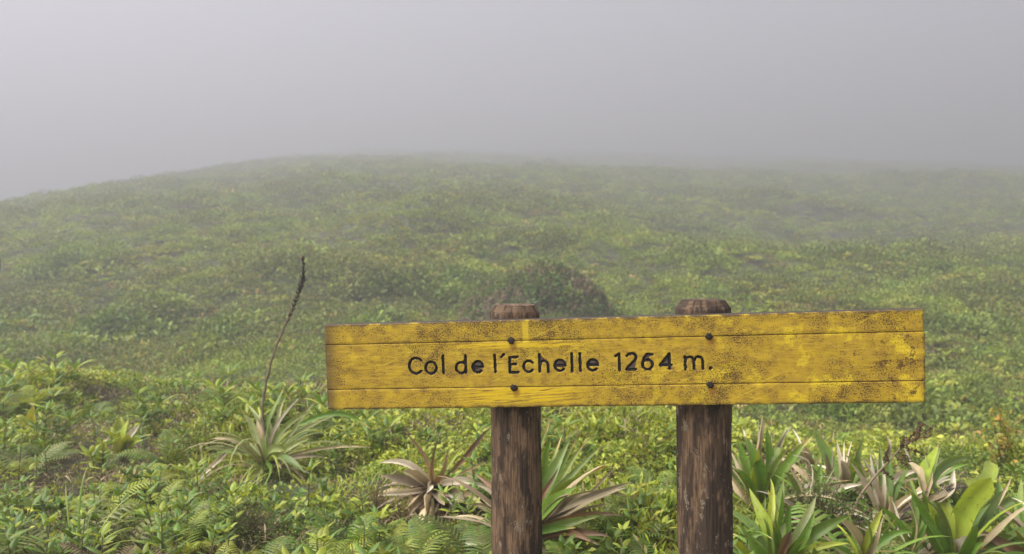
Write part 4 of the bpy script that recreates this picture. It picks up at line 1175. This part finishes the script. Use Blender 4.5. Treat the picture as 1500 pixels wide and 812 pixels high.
# ------------------------------------------------------------------ uncountable cover: sprigs set out over the ground
def diamond_cloud(n, rx, rz_, ls, asp, cols, seed, rosette=0, stemcol=None, up=0.5):
    """a clump of small folded leaves in a low dome"""
    rs = np.random.default_rng(seed)
    mb = MB()
    for k in range(n):
        if rosette:
            c_i = k % rosette
            ca = c_i * 2.399; cr = rx * 0.75 * math.sqrt((c_i + 0.3) / rosette)
            base = np.array([cr * math.cos(ca), cr * math.sin(ca), rz_ * 0.45 * (1 - (cr / rx) ** 2)])
            a = rs.uniform(0, 6.28); e = rs.uniform(0.25, 1.2)
            ld = np.array([math.cos(a) * math.cos(e), math.sin(a) * math.cos(e), math.sin(e)])
        else:
            a = rs.uniform(0, 6.28); rr = math.sqrt(rs.uniform(0, 1))
            zz = rz_ * (1 - rr * rr) ** 0.6 * rs.uniform(0.3, 1.05)
            base = np.array([rr * rx * math.cos(a), rr * rx * math.sin(a), zz])
            ld = rs.normal(size=3) * 0.8 + np.array([math.cos(a) * 0.6 * rr, math.sin(a) * 0.6 * rr, up]); ld /= np.linalg.norm(ld)
        l_ = ls * rs.uniform(0.6, 1.25)
        c = np.array(cols[rs.integers(len(cols))]) * rs.uniform(0.72, 1.3)
        side = np.cross(ld, Z + rs.normal(size=3) * 0.35); side /= np.linalg.norm(side) + 1e-9
        nrm = np.cross(side, ld)
        p = base
        v = [p, p + ld * l_ * 0.5 + side * l_ * asp * 0.5, p + ld * l_ * 0.55 - nrm * l_ * asp * 0.16, p + ld * l_ * 0.5 - side * l_ * asp * 0.5, p + ld * l_ * 0.95 - Z * l_ * 0.22]
        mb.add(v, [(0, 1, 2), (0, 2, 3), (1, 4, 2), (2, 4, 3)], c)
    return mb

def source_collection(name, meshes):
    col = bpy.data.collections.new(name)
    for i, me in enumerate(meshes):
        o = bpy.data.objects.new('%s_%02d' % (name, i), me)
        col.objects.link(o)
    return col

def spread_group(col):
    g = bpy.data.node_groups.new('spread_' + col.name, 'GeometryNodeTree')
    g.interface.new_socket('Geometry', in_out='INPUT', socket_type='NodeSocketGeometry')
    g.interface.new_socket('Geometry', in_out='OUTPUT', socket_type='NodeSocketGeometry')
    gi = g.nodes.new('NodeGroupInput'); go = g.nodes.new('NodeGroupOutput')
    ci = g.nodes.new('GeometryNodeCollectionInfo')
    ci.inputs['Collection'].default_value = col
    ci.inputs['Separate Children'].default_value = True
    ci.inputs['Reset Children'].default_value = True
    ip = g.nodes.new('GeometryNodeInstanceOnPoints')
    ip.inputs['Pick Instance'].default_value = True
    def na(nm, ty):
        n = g.nodes.new('GeometryNodeInputNamedAttribute'); n.data_type = ty; n.inputs['Name'].default_value = nm
        return [s_ for s_ in n.outputs if s_.enabled and s_.name == 'Attribute'][0]
    g.links.new(gi.outputs[0], ip.inputs['Points'])
    g.links.new(ci.outputs[0], ip.inputs['Instance'])
    g.links.new(na('idx', 'INT'), ip.inputs['Instance Index'])
    g.links.new(na('rot', 'FLOAT_VECTOR'), ip.inputs['Rotation'])
    g.links.new(na('scl', 'FLOAT'), ip.inputs['Scale'])
    g.links.new(ip.outputs[0], go.inputs[0])
    return g

def spread(name, label, cat, pts, idx, rot, scl, col, parent=None):
    me = bpy.data.meshes.new(name)
    me.vertices.add(len(pts))
    me.vertices.foreach_set('co', np.asarray(pts, np.float32).ravel())
    a = me.attributes.new('idx', 'INT', 'POINT'); a.data.foreach_set('value', np.asarray(idx, np.int32))
    a = me.attributes.new('rot', 'FLOAT_VECTOR', 'POINT'); a.data.foreach_set('vector', np.asarray(rot, np.float32).ravel())
    a = me.attributes.new('scl', 'FLOAT', 'POINT'); a.data.foreach_set('value', np.asarray(scl, np.float32))
    o = link(name, me, parent)
    m = o.modifiers.new('spread', 'NODES'); m.node_group = spread_group(col)
    return tag(o, label, cat, kind='stuff')

G1 = [(0.095, 0.16, 0.030), (0.125, 0.19, 0.035), (0.165, 0.22, 0.040)]
G2 = [(0.22, 0.27, 0.045), (0.26, 0.29, 0.05), (0.16, 0.22, 0.04)]
G3 = [(0.05, 0.10, 0.025), (0.065, 0.12, 0.03), (0.085, 0.13, 0.035)]
GB = [(0.17, 0.12, 0.06), (0.12, 0.08, 0.045), (0.24, 0.17, 0.09)]
GO = [(0.12, 0.13, 0.04), (0.15, 0.14, 0.05), (0.09, 0.11, 0.035)]
near_src = source_collection('bank_cover', [
    diamond_cloud(56, 0.085, 0.095, 0.030, 0.48, G1, 1).mesh('s0', M_LEAF),
    diamond_cloud(56, 0.085, 0.10, 0.029, 0.46, G2, 2).mesh('s1', M_LEAF),
    diamond_cloud(110, 0.08, 0.08, 0.014, 0.5, G3 + G1, 3).mesh('s2', M_LEAF),
    diamond_cloud(42, 0.09, 0.10, 0.050, 0.30, G1 + G2, 4, rosette=3).mesh('s3', M_LEAF),
    diamond_cloud(64, 0.09, 0.06, 0.050, 0.13, GB + [(0.38, 0.30, 0.17), (0.09, 0.06, 0.04)], 5, up=0.1).mesh('s4', M_DRY),
    diamond_cloud(50, 0.07, 0.10, 0.060, 0.12, G1 + G2 + GO, 6, up=1.3).mesh('s5', M_LEAF),
    diamond_cloud(60, 0.09, 0.075, 0.028, 0.5, G3 + G1, 7).mesh('s6', M_LEAF),
    diamond_cloud(120, 0.08, 0.05, 0.011, 0.5, GO + G3, 8).mesh('s7', M_LEAF)])

def jitter_grid(y0, y1, step0, grow, half, xmargin):
    """points in rows; row and column spacing grow with distance"""
    pts = []
    y = y0
    while y < y1:
        st = step0 + grow * (y - y0)
        hw = half * y + xmargin
        xs = np.arange(-hw, hw, st)
        pts.append(np.stack([xs + rng.uniform(-.5, .5, len(xs)) * st, y + rng.uniform(-.5, .5, len(xs)) * st], 1))
        y += st
    return np.concatenate(pts)

q = jitter_grid(1.74, 7.6, 0.048, 0.006, 0.72, 0.5)
a = np.clip(q[:, 0] / q[:, 1], -.75, .75)
n1 = vnoise(q[:, 0] * 1.6, q[:, 1] * 1.6, 51); n2 = vnoise(q[:, 0] * 2.7, q[:, 1] * 2.7, 52); n3 = vnoise(q[:, 0] * 1.1 + 9, q[:, 1] * 1.1, 53)
u = rng.uniform(0, 1, len(q))
idx = np.where(u < .20, 0, np.where(u < .42, 1, np.where(u < .54, 2, np.where(u < .66, 3, np.where(u < .78, 5, np.where(u < .84, 6, np.where(u < .91, 7, 4)))))))
idx = np.where((n1 > .25) & (u < .6), 2, idx)
idx = np.where((n2 > .40) & (u < .6), 1, idx)
idx = np.where((n2 < -.35) & (u < .6), 7, idx)
idx = np.where((n1 < -.40) & (u < .55), 5, idx)
n6 = vnoise(q[:, 0] * 3.6 + 2, q[:, 1] * 3.2, 57)
idx = np.where((n6 > .55) & (u < .75), 4, idx)
# bare, littered places: round the pale rosette and under the dead bromeliad
ctr = [(on_ground(95, 690, .03), .34), (on_ground(150, 660, .03), .26), (on_ground(610, 760, .05), .2), (on_ground(560, 720, .05), .14), (on_ground(1200, 730, .05), .14), (on_ground(275, 780, .05), .18), (on_ground(60, 760, .05), .12)]
bare = np.zeros(len(q))
for c_, r_ in ctr:
    bare = np.maximum(bare, np.exp(-(((q[:, 0] - c_[0]) / r_) ** 2 + ((q[:, 1] - c_[1]) / (r_ * 1.5)) ** 2)))
idx = np.where((rng.uniform(0, 1, len(q)) < bare * .9) | ((n3 > .5) & (u > .8)), np.where(u < .75, 4, 7), idx)
z = ground_z(q[:, 0], q[:, 1]) - 0.01 + 0.05 * np.clip(n2, -.4, 1) * (1 - bare)
rot = np.stack([rng.normal(0, .22, len(q)), rng.normal(0, .22, len(q)), rng.uniform(0, 6.28, len(q))], 1)
scl = rng.uniform(0.6, 1.2, len(q)) * (1 + 0.35 * np.clip(vnoise(q[:, 0] * 2.2, q[:, 1] * 2.2, 55), -1, 1)) * (1 + 0.07 * (q[:, 1] - 1.7)) * (1 - .5 * bare)
spread('bank_cover', 'low mixed leafy ground cover on the near bank', 'ground cover', np.stack([q[:, 0], q[:, 1], z], 1), idx, rot, scl, near_src)

H1 = [(0.105, 0.175, 0.032), (0.130, 0.200, 0.038), (0.160, 0.220, 0.042)]
H2 = [(0.180, 0.235, 0.048), (0.210, 0.255, 0.052), (0.150, 0.215, 0.042)]
H3 = [(0.080, 0.130, 0.030), (0.098, 0.148, 0.034), (0.110, 0.155, 0.036)]
hill_src = source_collection('hillside_cover', [
    diamond_cloud(110, 0.26, 0.20, 0.085, 0.34, H1, 11).mesh('h0', M_HILL),
    diamond_cloud(110, 0.26, 0.22, 0.085, 0.30, H2, 12).mesh('h1', M_HILL),
    diamond_cloud(120, 0.26, 0.18, 0.070, 0.40, H3, 13).mesh('h2', M_HILL),
    diamond_cloud(100, 0.25, 0.20, 0.125, 0.20, H1 + H2, 14, rosette=5).mesh('h3', M_HILL),
    diamond_cloud(90, 0.24, 0.13, 0.10, 0.22, GB + GO + GO + GO + GO, 15).mesh('h4', M_HILL),
    diamond_cloud(90, 0.25, 0.20, 0.12, 0.24, H2 + [(0.22, 0.22, 0.07)], 16, rosette=4).mesh('h5', M_HILL),
    diamond_cloud(110, 0.27, 0.26, 0.065, 0.45, H3 + GO, 17).mesh('h6', M_HILL),
    diamond_cloud(26, 0.22, 0.16, 0.13, 0.24, [(0.42, 0.36, 0.23), (0.30, 0.25, 0.15)], 18, rosette=2).mesh('h7', M_HILL)])
q = np.concatenate([jitter_grid(3.6, 12, 0.13, 0.010, 0.80, 0.8), jitter_grid(12, 30, 0.20, 0.010, 0.80, 2), jitter_grid(30, 70, 0.42, 0.010, 0.80, 4), jitter_grid(70, 230, 0.85, 0.012, 0.8, 6)])
a = np.clip(q[:, 0] / np.maximum(q[:, 1], 1), -.75, .75)
keep = q[:, 1] > (4.7 - 2.2 * a) + 0.2
q = q[keep]
n1 = vnoise(q[:, 0] * .35, q[:, 1] * .28, 61); n2 = vnoise(q[:, 0] * .6 + 5, q[:, 1] * .5, 62); n3 = vnoise(q[:, 0] * .9, q[:, 1] * .8 + 3, 63)
u = rng.uniform(0, 1, len(q))
idx = np.where(u < .24, 0, np.where(u < .44, 1, np.where(u < .56, 2, np.where(u < .74, 3, np.where(u < .765, 4, np.where(u < .90, 5, np.where(u < .985, 6, 7)))))))
idx = np.where((n1 > .3) & (u < .55), 6, idx)
idx = np.where((n2 > .5) & (u < .3), 4, idx)
idx = np.where((n3 > .5) & (u < .4), 5, idx)
z = ground_z(q[:, 0], q[:, 1]) - 0.02
d_ = q[:, 1]
size = np.where(d_ < 12, 0.55 + (d_ - 4) * 0.04, np.where(d_ < 30, 0.9 + (d_ - 12) * 0.022, np.where(d_ < 70, 1.4 + (d_ - 30) * 0.02, 2.6)))
n4 = vnoise(q[:, 0] * .8 + 3, q[:, 1] * .55, 64)
scl = size * rng.uniform(0.6, 1.25, len(q)) * (1 + .30 * n1) * np.where((n4 > .42) & (idx != 7), np.clip(2.1 - d_ / 40, 1.15, 1.85), 1.0)
idx = np.where((n4 > .42) & (u < .8), np.where(n3 > 0.1, 6, np.where(n3 < -.3, 2, 0)), idx)
rot = np.stack([rng.normal(0, .15, len(q)), rng.normal(0, .15, len(q)), rng.uniform(0, 6.28, len(q))], 1)
spread('hillside_cover', 'dense low scrub and rosettes covering the misty hillside', 'ground cover', np.stack([q[:, 0], q[:, 1], z], 1), idx, rot, scl, hill_src)

# ------------------------------------------------------------------ the earth mound on the slope behind the sign
md = 15.5
mc = P(806, 478, md)
mx, my = mc[0], md
mz = gz(mx, my) - 0.1
mound = thing('earth_mound', 'brown earth mound overgrown with dull scrub with bare reddish streak', 'mound', (mx, my, mz))
nu_, nv_ = 48, 22
vs = []; fs = []
topz = P(797, 403, md)[2] - mz
for i in range(nv_ + 1):
    ph = i / nv_ * math.pi / 2
    for j in range(nu_):
        th = j / nu_ * 2 * math.pi
        r_ = math.sin(ph)
        k = 1 + 0.34 * float(vnoise(math.cos(th) * 2 + 7, math.sin(th) * 2 + ph * 2, 71)) + 0.13 * float(vnoise(math.cos(th) * 6, math.sin(th) * 6 + ph * 6, 72))
        vs.append((1.32 * r_ * k * math.cos(th), 1.3 * r_ * k * math.sin(th), (topz * math.cos(ph) ** 1.5 if i < nv_ else -0.3) * (0.9 + 0.1 * k)))
for i in range(nv_):
    for j in range(nu_):
        fs.append((i * nu_ + j, (i + 1) * nu_ + j, (i + 1) * nu_ + (j + 1) % nu_, i * nu_ + (j + 1) % nu_))
vs = np.array(vs)
link('earth', make_mesh('earth', vs, fs, None, M_MOUND), mound)
sel = rng.integers(0, len(vs), 1500)
pp = vs[sel] + rng.normal(0, 0.05, (1500, 3))
# leave the slanting streak bare
sx_ = pp[:, 0] - (-0.05 + 0.55 * (pp[:, 2] / topz - 0.55))
okp = ~((np.abs(sx_) < 0.10) & (pp[:, 1] < 0.1) & (pp[:, 2] > 0.3)) & (pp[:, 2] > -0.1)
pp = pp[okp]
nn = pp / np.array([1.55 ** 2, 1.3 ** 2, topz ** 2])
nn /= np.linalg.norm(nn, axis=1)[:, None]
rot = np.array([Vector(q_).to_track_quat('Z', 'Y').to_euler() for q_ in nn])
mound_src = source_collection('mound_scrub', [
    diamond_cloud(80, 0.15, 0.09, 0.055, 0.4, GO + G3, 21).mesh('m0', M_LEAF),
    diamond_cloud(80, 0.15, 0.08, 0.060, 0.3, [(0.17, 0.105, 0.065), (0.13, 0.075, 0.045), (0.22, 0.14, 0.085), (0.13, 0.11, 0.05)], 22).mesh('m1', M_DRY),
    diamond_cloud(80, 0.15, 0.10, 0.055, 0.4, G3, 23).mesh('m2', M_LEAF),
    diamond_cloud(60, 0.14, 0.10, 0.080, 0.25, G1 + G2, 24, rosette=2).mesh('m3', M_LEAF)])
tag(spread('scrub', None, None, pp, rng.choice([0, 0, 1, 1, 1, 2, 2, 3], len(pp)), rot, rng.uniform(0.6, 2.0, len(pp)), mound_src, mound), kind='stuff')

# ------------------------------------------------------------------ haze
lo = np.array([-262, -42, GZ.min() - 1.0]); hi = np.array([262, 337, max(GZ.max(), EYE) + 2.5])
hv = [(x, y, z_) for x in (lo[0], hi[0]) for y in (lo[1], hi[1]) for z_ in (lo[2], hi[2])]
hf = [(0, 1, 3, 2), (4, 6, 7, 5), (0, 4, 5, 1), (2, 3, 7, 6), (0, 2, 6, 4), (1, 5, 7, 3)]
m, t = new_mat('haze_air')
pv = node(t, 'ShaderNodeVolumePrincipled')
pv.inputs['Color'].default_value = (0.455, 0.454, 0.495, 1)
pv.inputs['Density'].default_value = HAZE_DENSITY
pv.inputs['Anisotropy'].default_value = 0.3
out = node(t, 'ShaderNodeOutputMaterial')
t.links.new(pv.outputs[0], out.inputs['Volume'])
hz = link('haze', make_mesh('haze', hv, hf, None, m, smooth=False))
tag(hz, 'thin grey mist lying over the whole hillside', 'mist', kind='stuff')
for o in bpy.data.objects:
    if 'd' in o: del o['d']
